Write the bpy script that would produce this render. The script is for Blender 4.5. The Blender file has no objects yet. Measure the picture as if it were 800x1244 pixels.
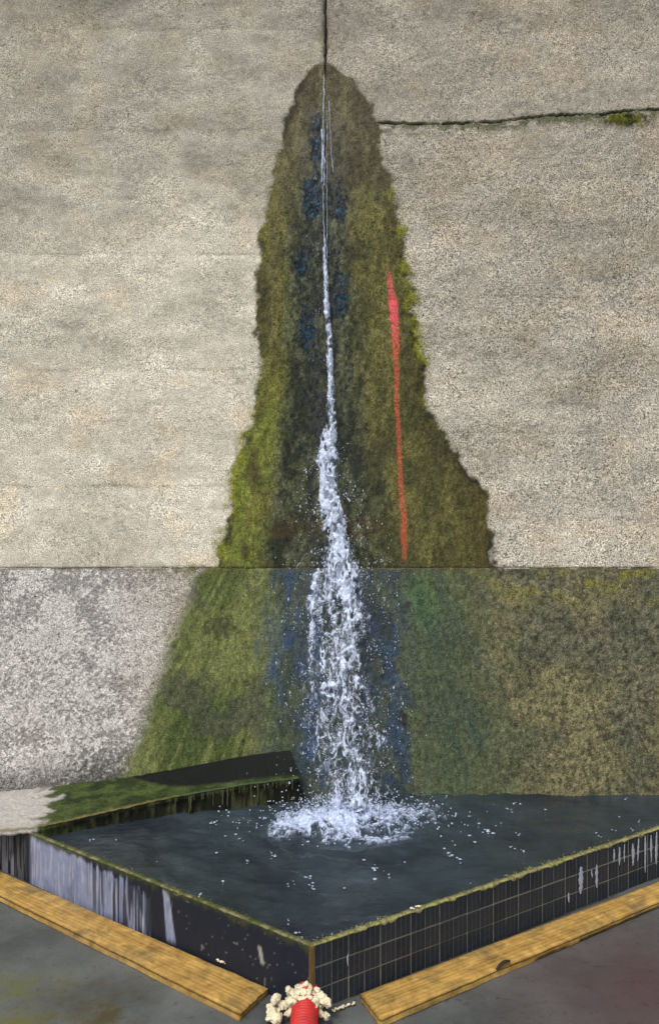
import bpy, math, random
import numpy as np
from math import radians, sin, cos, pi
from mathutils import Vector, Matrix

random.seed(7)
RNG = np.random.default_rng(11)
scene = bpy.context.scene
C = scene.collection

# ------------------------------------------------------------------ camera
CAMZ = 1.62
FPX = 1000.0            # focal length in photo pixels (photo is 800 wide)
DW = 4.17               # distance of the concrete wall
cam_d = bpy.data.cameras.new("camera")
cam = bpy.data.objects.new("camera", cam_d); C.objects.link(cam)
cam.location = (0, 0, CAMZ)
cam.rotation_euler = (radians(90), 0, 0)
cam_d.sensor_fit = 'HORIZONTAL'; cam_d.sensor_width = 36; cam_d.lens = 45
cam_d.clip_start = 0.05; cam_d.clip_end = 800
scene.camera = cam

# ------------------------------------------------------------------ light
SUN_EL, SUN_ROT = radians(52), radians(205)
w = bpy.data.worlds.new("World"); scene.world = w; w.use_nodes = True
nt = w.node_tree; nt.nodes.clear()
out = nt.nodes.new('ShaderNodeOutputWorld'); bg = nt.nodes.new('ShaderNodeBackground')
sky = nt.nodes.new('ShaderNodeTexSky'); sky.sky_type = 'NISHITA'; sky.sun_disc = False
sky.sun_elevation = SUN_EL; sky.sun_rotation = SUN_ROT
sky.air_density = 1.0; sky.dust_density = 3.0; sky.ozone_density = 1.0
hs = nt.nodes.new('ShaderNodeHueSaturation'); hs.inputs['Saturation'].default_value = 0.38
nt.links.new(sky.outputs[0], hs.inputs['Color']); nt.links.new(hs.outputs[0], bg.inputs[0])
bg.inputs[1].default_value = 0.12
nt.links.new(bg.outputs[0], out.inputs[0])
sd = bpy.data.lights.new("sun", 'SUN'); sd.energy = 1.5; sd.angle = radians(14); sd.color = (1.0, 0.95, 0.88)
sun = bpy.data.objects.new("sun", sd); C.objects.link(sun)
sdir = Vector((sin(SUN_ROT)*cos(SUN_EL), cos(SUN_ROT)*cos(SUN_EL), sin(SUN_EL)))
sun.rotation_euler = (-sdir).to_track_quat('-Z', 'Y').to_euler()
scene.view_settings.view_transform = 'Standard'
scene.view_settings.look = 'None'
scene.view_settings.exposure = 0.66
scene.view_settings.gamma = 1.0

# ------------------------------------------------------------------ helpers
def P(u, v, d):
    """world point at photo pixel (u,v) and distance d"""
    return ((u-400)/FPX*d, d, CAMZ-(v-622)/FPX*d)
def WX(u, d=DW): return (u-400)/FPX*d
def WZ(v, d=DW): return CAMZ-(v-622)/FPX*d

_T = {}
def vnoise(x, y, seed=0):
    if seed not in _T: _T[seed] = np.random.default_rng(seed+100).random((256, 256)).astype(np.float32)
    T = _T[seed]
    xi = np.floor(x).astype(np.int64); yi = np.floor(y).astype(np.int64)
    fx = (x-xi); fy = (y-yi)
    fx = fx*fx*(3-2*fx); fy = fy*fy*(3-2*fy)
    x0 = xi & 255; x1 = (xi+1) & 255; y0 = yi & 255; y1 = (yi+1) & 255
    return (T[y0, x0]*(1-fx)+T[y0, x1]*fx)*(1-fy)+(T[y1, x0]*(1-fx)+T[y1, x1]*fx)*fy
def fbm(x, y, seed=0, octv=4, gain=0.5):
    s = 0; a = 1; n = 0
    for i in range(octv):
        s = s+a*vnoise(x*2**i+i*17.3, y*2**i+i*9.1, seed+i); n += a; a *= gain
    return s/n
def sm(a, b, x):
    t = np.clip((x-a)/(b-a), 0, 1); return t*t*(3-2*t)
def lin(r, g, b):
    f = lambda c: (c/255/12.92) if c/255 <= .04045 else ((c/255+.055)/1.055)**2.4
    return np.array([f(r), f(g), f(b)])
def mixc(a, b, t):
    return a*(1-t[..., None])+b*t[..., None]

def link(o, parent=None):
    C.objects.link(o)
    if parent is not None: o.parent = parent
    return o
def tag(o, label=None, cat=None, group=None, kind=None):
    if label: o['label'] = label
    if cat: o['category'] = cat
    if group: o['group'] = group
    if kind: o['kind'] = kind
    return o
def empty(name, loc=(0, 0, 0)):
    o = bpy.data.objects.new(name, None); o.location = loc; o.empty_display_size = .1
    return link(o)
def mesh_np(name, verts, faces, mat, parent=None, attrs=None, smooth=True, origin=None):
    """faces: (n,3) or (n,4) array"""
    verts = np.asarray(verts, dtype=np.float32).reshape(-1, 3); faces = np.asarray(faces, dtype=np.int32)
    if origin is not None: verts = verts-np.asarray(origin, dtype=np.float32)
    me = bpy.data.meshes.new(name)
    k = faces.shape[1]; n = len(faces)
    me.vertices.add(len(verts)); me.vertices.foreach_set('co', verts.ravel())
    me.loops.add(n*k); me.loops.foreach_set('vertex_index', faces.ravel())
    me.polygons.add(n)
    me.polygons.foreach_set('loop_start', np.arange(0, n*k, k, dtype=np.int32))
    me.polygons.foreach_set('use_smooth', np.full(n, smooth))
    for nm, arr in (attrs or {}).items():
        if arr.ndim == 2:
            a = me.attributes.new(nm, 'FLOAT_COLOR', 'POINT')
            c4 = np.ones((len(verts), 4), dtype=np.float32); c4[:, :3] = arr
            a.data.foreach_set('color', c4.ravel())
        else:
            a = me.attributes.new(nm, 'FLOAT', 'POINT'); a.data.foreach_set('value', arr.astype(np.float32))
    me.update(calc_edges=True); me.validate()
    me.materials.append(mat)
    o = bpy.data.objects.new(name, me)
    if origin is not None: o.location = origin
    return link(o, parent)
def grid_faces(nr, nc, flip=False):
    i = np.arange(nr-1)[:, None]*nc+np.arange(nc-1)[None, :]
    i = i.ravel()
    f = np.stack([i, i+1, i+nc+1, i+nc], 1)
    return f[:, ::-1] if flip else f
ICO = None
def ico(sub=1):
    import bmesh
    bm = bmesh.new(); bmesh.ops.create_icosphere(bm, subdivisions=sub, radius=1)
    v = np.array([x.co[:] for x in bm.verts]); f = np.array([[y.index for y in x.verts] for x in bm.faces]); bm.free()
    return v, f
def stamps(cent, scl, sub=1, jit=0.0, seed=1):
    """many ellipsoids in one array pair"""
    v, f = ico(sub); n = len(cent); r = np.random.default_rng(seed)
    cent = np.asarray(cent); scl = np.asarray(scl)
    j = 1+jit*(r.random((n, len(v), 1))-.5)
    V = (v[None]*j*scl[:, None, :]+cent[:, None, :]).reshape(-1, 3)
    F = (f[None]+(np.arange(n)*len(v))[:, None, None]).reshape(-1, 3)
    return V, F

# ------------------------------------------------------------------ materials
def newmat(name):
    m = bpy.data.materials.new(name); m.use_nodes = True
    t = m.node_tree; b = t.nodes['Principled BSDF']
    return m, t, b
def N(t, kind, **kw):
    n = t.nodes.new(kind)
    for k, v in kw.items():
        if k in n.inputs: n.inputs[k].default_value = v
        else: setattr(n, k, v)
    return n
def L(t, a, b): t.links.new(a, b)
def math_n(t, op, a, b=None):
    n = t.nodes.new('ShaderNodeMath'); n.operation = op
    for i, x in enumerate((a, b)):
        if x is None: continue
        if isinstance(x, (int, float)): n.inputs[i].default_value = x
        else: t.links.new(x, n.inputs[i])
    return n.outputs[0]
def mixrgb(t, mode, fac, a, b):
    n = t.nodes.new('ShaderNodeMix'); n.data_type = 'RGBA'; n.blend_type = mode
    for s, x in ((n.inputs[0], fac), (n.inputs[6], a), (n.inputs[7], b)):
        if isinstance(x, (int, float)): s.default_value = x
        elif isinstance(x, tuple): s.default_value = x
        else: t.links.new(x, s)
    return n.outputs[2]

def wall_material():
    m, t, b = newmat('weathered_concrete')
    col = N(t, 'ShaderNodeAttribute', attribute_name='Col')
    wet = N(t, 'ShaderNodeAttribute', attribute_name='wet')
    gr = N(t, 'ShaderNodeAttribute', attribute_name='grain')
    tc = N(t, 'ShaderNodeTexCoord')
    n1 = N(t, 'ShaderNodeTexNoise', Scale=120.0, Detail=3.0, Roughness=0.7); L(t, tc.outputs['Object'], n1.inputs['Vector'])
    n2 = N(t, 'ShaderNodeTexNoise', Scale=240.0, Detail=2.0, Roughness=0.7); L(t, tc.outputs['Object'], n2.inputs['Vector'])
    n3 = N(t, 'ShaderNodeTexNoise', Scale=45.0, Detail=4.0, Roughness=0.65); L(t, tc.outputs['Object'], n3.inputs['Vector'])
    g = math_n(t, 'ADD', math_n(t, 'MULTIPLY', n1.outputs[0], 0.9), math_n(t, 'MULTIPLY', n2.outputs[0], 1.3))
    g = math_n(t, 'ADD', g, math_n(t, 'MULTIPLY', n3.outputs[0], 0.35))
    g = math_n(t, 'SUBTRACT', g, 1.275)
    f = math_n(t, 'ADD', 1.0, math_n(t, 'MULTIPLY', g, math_n(t, 'MULTIPLY', gr.outputs['Fac'], 3.1)))
    f = math_n(t, 'MAXIMUM', f, 0.12); f = math_n(t, 'MINIMUM', f, 1.75)
    cx = N(t, 'ShaderNodeCombineColor')
    for i in range(3): L(t, f, cx.inputs[i])
    c = mixrgb(t, 'MULTIPLY', 1.0, col.outputs['Color'], cx.outputs[0])
    # dark pin holes
    vo = N(t, 'ShaderNodeTexVoronoi', Scale=28.0); L(t, tc.outputs['Object'], vo.inputs['Vector'])
    pit = N(t, 'ShaderNodeMapRange'); L(t, vo.outputs['Distance'], pit.inputs[0])
    pit.inputs[1].default_value = 0.06; pit.inputs[2].default_value = 0.12; pit.inputs[3].default_value = 0.0; pit.inputs[4].default_value = 1.0
    sel = math_n(t, 'GREATER_THAN', N_sep(t, vo.outputs['Color']), 0.45)
    pitf = math_n(t, 'MAXIMUM', pit.outputs[0], sel)
    wv = N(t, 'ShaderNodeVectorMath', operation='MULTIPLY_ADD'); L(t, n3.outputs['Color'], wv.inputs[0]); wv.inputs[1].default_value = (.02, .02, .02); L(t, tc.outputs['Object'], wv.inputs[2])
    vb = N(t, 'ShaderNodeTexVoronoi', Scale=10.0); L(t, wv.outputs[0], vb.inputs['Vector'])
    pb = N(t, 'ShaderNodeMapRange'); L(t, vb.outputs['Distance'], pb.inputs[0]); pb.inputs[1].default_value = .035; pb.inputs[2].default_value = .075
    sb = math_n(t, 'GREATER_THAN', N_sep(t, vb.outputs['Color']), 0.45)
    sb2 = math_n(t, 'GREATER_THAN', wet.outputs['Fac'], 0.05)
    pitf = math_n(t, 'MINIMUM', pitf, math_n(t, 'MAXIMUM', math_n(t, 'MAXIMUM', pb.outputs[0], sb), sb2))
    pitc = math_n(t, 'ADD', 0.42, math_n(t, 'MULTIPLY', pitf, 0.58))
    cp = N(t, 'ShaderNodeCombineColor')
    for i in range(3): L(t, pitc, cp.inputs[i])
    c = mixrgb(t, 'MULTIPLY', 1.0, c, cp.outputs[0])
    L(t, c, b.inputs['Base Color'])
    rgh = N(t, 'ShaderNodeMapRange'); L(t, wet.outputs['Fac'], rgh.inputs[0])
    rgh.inputs[3].default_value = 0.92; rgh.inputs[4].default_value = 0.30
    L(t, rgh.outputs[0], b.inputs['Roughness'])
    sp = N(t, 'ShaderNodeMapRange'); L(t, wet.outputs['Fac'], sp.inputs[0]); sp.inputs[3].default_value = 0.2; sp.inputs[4].default_value = 0.5
    L(t, sp.outputs[0], b.inputs['Specular IOR Level'])
    bp = N(t, 'ShaderNodeBump', Strength=0.9, Distance=0.006)
    hh = math_n(t, 'ADD', math_n(t, 'MULTIPLY', n1.outputs[0], 1.0), math_n(t, 'MULTIPLY', n2.outputs[0], 0.45))
    hh = math_n(t, 'ADD', hh, math_n(t, 'MULTIPLY', pitf, 0.25))
    L(t, hh, bp.inputs['Height']); L(t, bp.outputs[0], b.inputs['Normal'])
    return m
def N_sep(t, s):
    n = t.nodes.new('ShaderNodeSeparateColor'); t.links.new(s, n.inputs[0]); return n.outputs[0]

def attr_mat(name, rough=0.8, spec=0.3, gscale=150.0, gamt=0.5, bump=0.4, bdist=0.003, wetattr=False):
    m, t, b = newmat(name)
    col = N(t, 'ShaderNodeAttribute', attribute_name='Col'); tc = N(t, 'ShaderNodeTexCoord')
    n1 = N(t, 'ShaderNodeTexNoise', Scale=gscale, Detail=4.0, Roughness=0.65); L(t, tc.outputs['Object'], n1.inputs['Vector'])
    f = math_n(t, 'ADD', 1-gamt, math_n(t, 'MULTIPLY', n1.outputs[0], gamt*2))
    cx = N(t, 'ShaderNodeCombineColor')
    for i in range(3): L(t, f, cx.inputs[i])
    L(t, mixrgb(t, 'MULTIPLY', 1.0, col.outputs['Color'], cx.outputs[0]), b.inputs['Base Color'])
    b.inputs['Roughness'].default_value = rough; b.inputs['Specular IOR Level'].default_value = spec
    if wetattr:
        wet = N(t, 'ShaderNodeAttribute', attribute_name='wet')
        r = N(t, 'ShaderNodeMapRange'); L(t, wet.outputs['Fac'], r.inputs[0]); r.inputs[3].default_value = rough; r.inputs[4].default_value = 0.25
        L(t, r.outputs[0], b.inputs['Roughness'])
    bp = N(t, 'ShaderNodeBump', Strength=bump, Distance=bdist); L(t, n1.outputs[0], bp.inputs['Height']); L(t, bp.outputs[0], b.inputs['Normal'])
    return m

def wood_material(name, base, dark, grey):
    m, t, b = newmat(name)
    tc = N(t, 'ShaderNodeTexCoord')
    mp = N(t, 'ShaderNodeMapping'); L(t, tc.outputs['Object'], mp.inputs['Vector']); mp.inputs['Scale'].default_value = (1.6, 26, 26)
    n1 = N(t, 'ShaderNodeTexNoise', Scale=2.2, Detail=6.0, Roughness=0.6, Distortion=0.6); L(t, mp.outputs[0], n1.inputs['Vector'])
    wv = N(t, 'ShaderNodeTexWave', Scale=1.0, Distortion=5.0, Detail=3.0); wv.bands_direction = 'Y'
    mp2 = N(t, 'ShaderNodeMapping'); L(t, tc.outputs['Object'], mp2.inputs['Vector']); mp2.inputs['Scale'].default_value = (1.5, 18, 18)
    L(t, mp2.outputs[0], wv.inputs['Vector'])
    wf = math_n(t, 'ADD', math_n(t, 'MULTIPLY', wv.outputs['Fac'], 0.16), math_n(t, 'MULTIPLY', n1.outputs[0], 0.85))
    cr = N(t, 'ShaderNodeValToRGB'); L(t, wf, cr.inputs[0])
    cr.color_ramp.elements[0].position = 0.25; cr.color_ramp.elements[0].color = (*dark, 1)
    cr.color_ramp.elements[1].position = 0.62; cr.color_ramp.elements[1].color = (*base, 1)
    n2 = N(t, 'ShaderNodeTexNoise', Scale=5.0, Detail=5.0, Roughness=0.7); L(t, tc.outputs['Object'], n2.inputs['Vector'])
    st = N(t, 'ShaderNodeMapRange'); L(t, n2.outputs[0], st.inputs[0]); st.inputs[1].default_value = .50; st.inputs[2].default_value = .66
    c = mixrgb(t, 'MIX', math_n(t, 'MULTIPLY', st.outputs[0], 0.7), cr.outputs[0], (*grey, 1))
    n3 = N(t, 'ShaderNodeTexNoise', Scale=17.0, Detail=6.0, Roughness=0.7, Distortion=.5); L(t, tc.outputs['Object'], n3.inputs['Vector'])
    s3 = N(t, 'ShaderNodeMapRange'); L(t, n3.outputs[0], s3.inputs[0]); s3.inputs[1].default_value = .3; s3.inputs[2].default_value = .7; s3.inputs[3].default_value = .5; s3.inputs[4].default_value = 1.3
    cx = N(t, 'ShaderNodeCombineColor')
    for i in range(3): L(t, s3.outputs[0], cx.inputs[i])
    c = mixrgb(t, 'MULTIPLY', 1.0, c, cx.outputs[0])
    L(t, c, b.inputs['Base Color'])
    b.inputs['Roughness'].default_value = 0.55; b.inputs['Specular IOR Level'].default_value = 0.35
    bp = N(t, 'ShaderNodeBump', Strength=0.22, Distance=0.002); L(t, wf, bp.inputs['Height']); L(t, bp.outputs[0], b.inputs['Normal'])
    return m

def simple(name, col, rough=.6, spec=.4, gs=60.0, ga=.25, bump=.3, bd=.002):
    m, t, b = newmat(name)
    tc = N(t, 'ShaderNodeTexCoord')
    n1 = N(t, 'ShaderNodeTexNoise', Scale=gs, Detail=4.0); L(t, tc.outputs['Object'], n1.inputs['Vector'])
    f = math_n(t, 'ADD', 1-ga, math_n(t, 'MULTIPLY', n1.outputs[0], ga*2))
    cx = N(t, 'ShaderNodeCombineColor')
    for i in range(3): L(t, f, cx.inputs[i])
    L(t, mixrgb(t, 'MULTIPLY', 1.0, (*[float(x) for x in col], 1), cx.outputs[0]), b.inputs['Base Color'])
    b.inputs['Roughness'].default_value = rough; b.inputs['Specular IOR Level'].default_value = spec
    bp = N(t, 'ShaderNodeBump', Strength=bump, Distance=bd); L(t, n1.outputs[0], bp.inputs['Height']); L(t, bp.outputs[0], b.inputs['Normal'])
    return m

def grimy(name, col, rough, spec, gs, ga, bump, bd=.002):
    m = simple(name, col, rough, spec, gs, ga, bump, bd); t = m.node_tree; b = t.nodes['Principled BSDF']
    src = b.inputs['Base Color'].links[0].from_socket
    tc = N(t, 'ShaderNodeTexCoord'); n = N(t, 'ShaderNodeTexNoise', Scale=28.0, Detail=6.0, Roughness=.7); L(t, tc.outputs['Object'], n.inputs['Vector'])
    r = N(t, 'ShaderNodeMapRange'); L(t, n.outputs[0], r.inputs[0]); r.inputs[1].default_value = .48; r.inputs[2].default_value = .66; r.inputs[4].default_value = .75
    L(t, mixrgb(t, 'MIX', r.outputs[0], src, (*[float(x)*.38+.02 for x in col], 1)), b.inputs['Base Color'])
    return m
M_WALL = wall_material()
M_MOSS = attr_mat('moss_growth', .8, .25, 90, .35, .2)
M_LEDGE = attr_mat('mossy_mortar', .85, .15, 120, .45, .7, .004, wetattr=True)
M_PANEL = attr_mat('film_faced_board', .5, .18, 30, .25, .1, .001)
M_EDGE = attr_mat('mossy_board_edge', .8, .25, 160, .5, .6, .004)
M_GROUT_ = simple('panel_mesh_lines', lin(108, 106, 92)*.75, .7, .3, 60, .5)
M_DARK = simple('dark_joint_mud', lin(40, 36, 28), .9, .2)
M_FOAM = grimy('expanding_foam', lin(226, 214, 182)*.8, .75, .3, 90, .25, .6, .004)
M_RED = grimy('red_hose_plastic', lin(186, 44, 38)*.85, .55, .3, 40, .3, .3)
M_LIME = simple('lime_deposit', lin(160, 163, 176)*.75, .8, .3, 120, .4)
M_BARK = simple('wet_bark', lin(45, 38, 28), .6, .3)
M_POST = simple('rusty_brown_timber', lin(95, 75, 40)*.8, .75, .3, 60, .5)
M_WOOD = wood_material('wet_yellow_timber', tuple(lin(190, 154, 84)*.84), tuple(lin(150, 112, 54)*.84), tuple(lin(126, 112, 76)*.75))

def tile_material():
    m, t, b = newmat('black_grid_tile')
    tc = N(t, 'ShaderNodeTexCoord'); sx = N(t, 'ShaderNodeSeparateXYZ'); L(t, tc.outputs['Generated'], sx.inputs[0])
    ln = None
    for p in (.34, .67):
        d = math_n(t, 'ABSOLUTE', math_n(t, 'SUBTRACT', sx.outputs['X'], p))
        k = math_n(t, 'LESS_THAN', d, .022)
        ln = k if ln is None else math_n(t, 'MAXIMUM', ln, k)
    n1 = N(t, 'ShaderNodeTexNoise', Scale=35.0, Detail=4.0); L(t, tc.outputs['Object'], n1.inputs['Vector'])
    oi = N(t, 'ShaderNodeObjectInfo')
    base = mixrgb(t, 'MIX', oi.outputs['Random'], (.012, .015, .021, 1), (.020, .023, .029, 1))
    base = mixrgb(t, 'MIX', math_n(t, 'MULTIPLY', ln, .40), base, (.09, .09, .08, 1))
    mr = N(t, 'ShaderNodeMapRange'); L(t, n1.outputs[0], mr.inputs[0]); mr.inputs[1].default_value = .5; mr.inputs[2].default_value = .8
    base = mixrgb(t, 'MIX', math_n(t, 'MULTIPLY', mr.outputs[0], .5), base, (.045, .05, .05, 1))
    L(t, base, b.inputs['Base Color']); b.inputs['Roughness'].default_value = .5; b.inputs['Specular IOR Level'].default_value = .2
    return m
M_TILE = tile_material()

def water_surface_material():
    m, t, b = newmat('dark_pool_water')
    tc = N(t, 'ShaderNodeTexCoord')
    n0 = N(t, 'ShaderNodeTexNoise', Scale=2.6, Detail=4.0, Roughness=.6); L(t, tc.outputs['Object'], n0.inputs['Vector'])
    cr = N(t, 'ShaderNodeValToRGB'); L(t, n0.outputs[0], cr.inputs[0])
    cr.color_ramp.elements[0].position = .35; cr.color_ramp.elements[0].color = (.011, .014, .019, 1)
    cr.color_ramp.elements[1].position = .7; cr.color_ramp.elements[1].color = (.034, .048, .055, 1)  # paler mottling imitates reflections, painted into the base colour
    at = N(t, 'ShaderNodeAttribute', attribute_name='foamy')
    c = mixrgb(t, 'MIX', at.outputs['Fac'], cr.outputs[0], (.05, .08, .10, 1))
    L(t, c, b.inputs['Base Color'])
    b.inputs['Roughness'].default_value = .06; b.inputs['IOR'].default_value = 1.33
    mp = N(t, 'ShaderNodeMapping'); L(t, tc.outputs['Object'], mp.inputs['Vector']); mp.inputs['Scale'].default_value = (1, 1.6, 1)
    n1 = N(t, 'ShaderNodeTexNoise', Scale=16.0, Detail=5.0, Roughness=.62, Distortion=.8); L(t, mp.outputs[0], n1.inputs['Vector'])
    bp = N(t, 'ShaderNodeBump', Strength=.45, Distance=.016); L(t, n1.outputs[0], bp.inputs['Height']); L(t, bp.outputs[0], b.inputs['Normal'])
    return m
M_WATER = water_surface_material()

def white_water(name, col, tr=.35, rough=.18):
    m, t, b = newmat(name)
    tc = N(t, 'ShaderNodeTexCoord')
    n1 = N(t, 'ShaderNodeTexNoise', Scale=70.0, Detail=4.0, Roughness=.6); L(t, tc.outputs['Object'], n1.inputs['Vector'])
    mr = N(t, 'ShaderNodeMapRange'); L(t, n1.outputs[0], mr.inputs[0]); mr.inputs[1].default_value = .3; mr.inputs[2].default_value = .7
    L(t, mixrgb(t, 'MIX', mr.outputs[0], (*[c*.55 for c in col], 1), (*col, 1)), b.inputs['Base Color'])
    b.inputs['Roughness'].default_value = rough; b.inputs['IOR'].default_value = 1.33
    b.inputs['Transmission Weight'].default_value = tr
    bp = N(t, 'ShaderNodeBump', Strength=.5, Distance=.004); L(t, n1.outputs[0], bp.inputs['Height']); L(t, bp.outputs[0], b.inputs['Normal'])
    return m
def veil(name, col, lo, hi):
    m = white_water(name, col, .15, .25); t = m.node_tree; b = t.nodes['Principled BSDF']
    a = N(t, 'ShaderNodeAttribute', attribute_name='thick'); r = N(t, 'ShaderNodeMapRange'); L(t, a.outputs['Fac'], r.inputs[0])
    r.inputs[1].default_value = lo; r.inputs[2].default_value = hi
    L(t, r.outputs[0], b.inputs['Alpha']); return m
M_FALLV = veil('aerated_water_veil', (.68, .77, .96), .0, .95)
M_SPLASHV = veil('churned_foam_veil', (.58, .68, .92), .0, 1.0)
M_FALL = white_water('aerated_falling_water', (.78, .84, .97), .45)
M_SPLASH = white_water('splash_foam_white', (.62, .70, .90), .2, .3)
M_CLEAR = white_water('thin_running_water', (.35, .42, .55), .5, .1)

# ------------------------------------------------------------------ stain outline and wall colours (photo-measured, laid on the wall in metres)
LV = [70, 76, 85, 100, 130, 155, 200, 250, 280, 330, 400, 440, 480, 520, 560, 600, 640, 689, 691, 700, 760, 800, 850, 900, 945, 1100]
LX = [393, 388, 374, 362, 349, 341, 333, 325, 317, 313, 312, 319, 309, 299, 290, 281, 272, 262, 252, 238, 214, 200, 181, 166, 148, 110]
RV = [70, 76, 85, 95, 120, 150, 200, 250, 300, 340, 400, 450, 500, 540, 570, 600, 640, 689]
RX = [394, 400, 414, 430, 445, 457, 470, 482, 492, 498, 508, 517, 523, 546, 571, 590, 598, 604]

def wall_look(u, v):
    """u,v photo pixels on the wall plane -> albedo, wet, grain, moss, height (m)"""
    e1 = (fbm(u/26, v/22, 3, 5, .6)-.5)*34
    e2 = (fbm(u/9, v/9, 9, 3)-.5)*10
    xl = np.interp(v, LV, LX); xr = np.interp(v, RV, RX)
    lowerm = v > 690
    edgeL = u-(xl+e1*.55+e2)                    # >0 inside
    edgeR = (xr+e1*.55+e2)-u
    softl = np.where(lowerm, 14., 3.5)
    ins_l = sm(-softl, softl, edgeL)
    ins_r = np.where(lowerm, 1.0, sm(-3.5, 3.5, edgeR))
    top = sm(70, 80, v+e2*.5)
    inside = ins_l*ins_r*top
    # --- dry concrete
    big = fbm(u/120, v/60, 21, 5, .55); mid = fbm(u/40, v/22, 31, 4); streak = fbm(u/18, v/140, 41, 4)
    bands = fbm(u/400, v/34, 51, 3)
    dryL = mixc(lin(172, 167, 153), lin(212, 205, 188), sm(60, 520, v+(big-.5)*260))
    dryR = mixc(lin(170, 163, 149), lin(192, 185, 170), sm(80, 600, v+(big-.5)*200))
    right = sm(395, 400, u)
    dry = mixc(dryL, dryR, right)
    lum = 1+(big-.5)*.58+(mid-.5)*.42+(bands-.5)*.26+(fbm(u/5, v/5, 61, 3)-.5)*.34+(fbm(u/2.2, v/2.2, 63, 2)-.5)*(.18+.3*right)
    # lift line steps on the left of the joint and paler patches under them
    for vv, amp, wdt in ((157, .12, 60), (308, .15, 34), (590, .05, 60), (35, .12, 60), (448, .06, 50)):
        vv2 = vv+(fbm(u/45, v*0, 71, 3)-.5)*10
        lum = lum+(1-right)*1.8*amp*np.exp(-np.maximum(v-vv2, 0)/wdt)*(v > vv2)*sm(.28, .5, fbm(u/60, v/40, 73, 3))
        lum = lum-(1-right)*.20*np.exp(-((v-vv2)/2.2)**2)*sm(.5, .62, fbm(u/30, v/200, 77, 3))
    for vv in (360, 215):
        lum = lum+right*.14*np.exp(-((v-vv-(fbm(u/60, v*0, 75, 3)-.5)*8)/4.)**2)*sm(.4, .6, fbm(u/40, v/30, 74, 3))
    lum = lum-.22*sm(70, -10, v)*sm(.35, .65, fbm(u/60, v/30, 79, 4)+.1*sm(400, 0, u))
    pt = sm(.55, .63, fbm(u/30, v/13, 85, 5, .6)); lum = lum+pt*.13*(1-.5*right)
    lum = lum-sm(.60, .68, fbm(u/24, v/10, 87, 5, .6))*.12
    for uu in (692, 762): lum = lum+.10*np.exp(-((u-uu-(fbm(v/90, v*0, 89, 2)-.5)*10)/2.5)**2)*sm(.4, .6, fbm(v/60, u*0+uu, 90, 2))
    grain_k = .7+.7*fbm(u/45, v/30, 86, 3)
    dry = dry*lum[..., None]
    dry = mixc(dry, dry*np.array([1.05, .99, .90]), sm(.5, .75, fbm(u/50, v/36, 83, 4))*.8)
    grain = .50+.40*right*sm(120, 260, v)+.12*right+.15*sm(.5, .7, mid)
    grain = grain*grain_k
    wet = np.zeros_like(u); moss = np.zeros_like(u)
    # --- lower left: chalky, strongly speckled
    sp = fbm(u/3.0, v/2.6, 91, 3, .8); sp2 = fbm(u/36, v/32, 95, 4)
    ll = lin(214, 210, 203)*(1+(sp2-.5)[..., None]*.7)
    ll = mixc(ll, lin(112, 110, 106), sm(.47, .66, sp+(sp2-.5)*.9)*.72)
    ll = mixc(ll, lin(224, 221, 216), sm(.47, .36, sp+(sp2-.5)*.3)*sm(.40, .6, fbm(u/50, v/60, 97, 3))*.85)
    ll = mixc(ll, lin(185, 170, 150), sm(120, 230, u)*.45)
    ll = mixc(ll, lin(62, 62, 58), sm(915, 965, v+u*.12+(sp-.5)*60)*.75)  # shadow at the wall base painted in as a darker foot
    dry = np.where(lowerm[..., None], ll, dry); grain = np.where(lowerm, .85, grain)
    # --- stain body
    rel = (u-xl)/np.maximum(396-xl, 1)                      # 0 left edge .. 1 joint
    relr = (xr-u)/np.maximum(xr-396, 1)
    fine = fbm(u/2.8, v/6., 101, 3, .65); med = fbm(u/14, v/34, 111, 4); sl = .55*fbm(u/11, v/60, 121, 4)+.45*fbm(u/9+v/40, v/14, 123, 3)
    c_top = mixc(lin(84, 78, 60), lin(106, 100, 76), sm(.35, .7, med))
    c_ol = mixc(lin(80, 78, 44), lin(114, 110, 60), sm(.35, .7, med))
    c_ol = mixc(c_ol, lin(120, 130, 56), sm(400, 540, v)*.8*sm(.3, .6, sl))
    c_dk = mixc(lin(46, 50, 38), lin(96, 100, 74), sm(.38, .68, .5*med+.5*fbm(u/5, v/7, 113, 3, .6)))
    lf = mixc(c_ol, c_dk, sm(.30, .52, rel+(sl-.5)*.35))
    lf = mixc(lf, lin(104, 98, 66), (sm(.05, .2, rel)-sm(.25, .4, rel))*sm(480, 330, v)*.6)
    rt = mixc(lin(78, 78, 46), lin(108, 104, 60), sm(.35, .68, med))
    rt = mixc(rt, lin(64, 62, 40), sm(.30, .05, relr+(sl-.5)*.2)*.75)
    rt = mixc(rt, c_dk, sm(.5, .8, relr+(sl-.5)*.4))
    rt = mixc(rt, lin(92, 84, 44), sm(530, 600, u)*.7)
    body = mixc(lf, rt, sm(392, 400, u))
    body = mixc(c_top, body, sm(120, 330, v+(med-.5)*120))
    # yellow-green fringe growing on the outline
    ej = np.minimum(edgeL, edgeR)
    fr = np.exp(-((ej-2)/8.)**2)*sm(.36, .6, fbm(u/10, v/14, 131, 3))*(~lowerm)
    frk = np.maximum(sm(470, 560, v)*sm(380, 330, u), sm(190, 260, v)*sm(560, 420, v)*right)
    # --- lower stain
    ray = (u-402)/np.maximum(v-455, 50)*78; rs = .45*fbm(ray/3.2, v/150, 125, 4, .62)+.55*fbm(ray/1.1, v/90, 129, 3, .7); rs2 = fbm(ray/9, v/110, 127, 3)
    sl = np.where(lowerm, .6*rs+.4*rs2, sl)
    lo_g = mixc(lin(74, 86, 46), lin(112, 118, 70), sm(.38, .58, sl))
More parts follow.
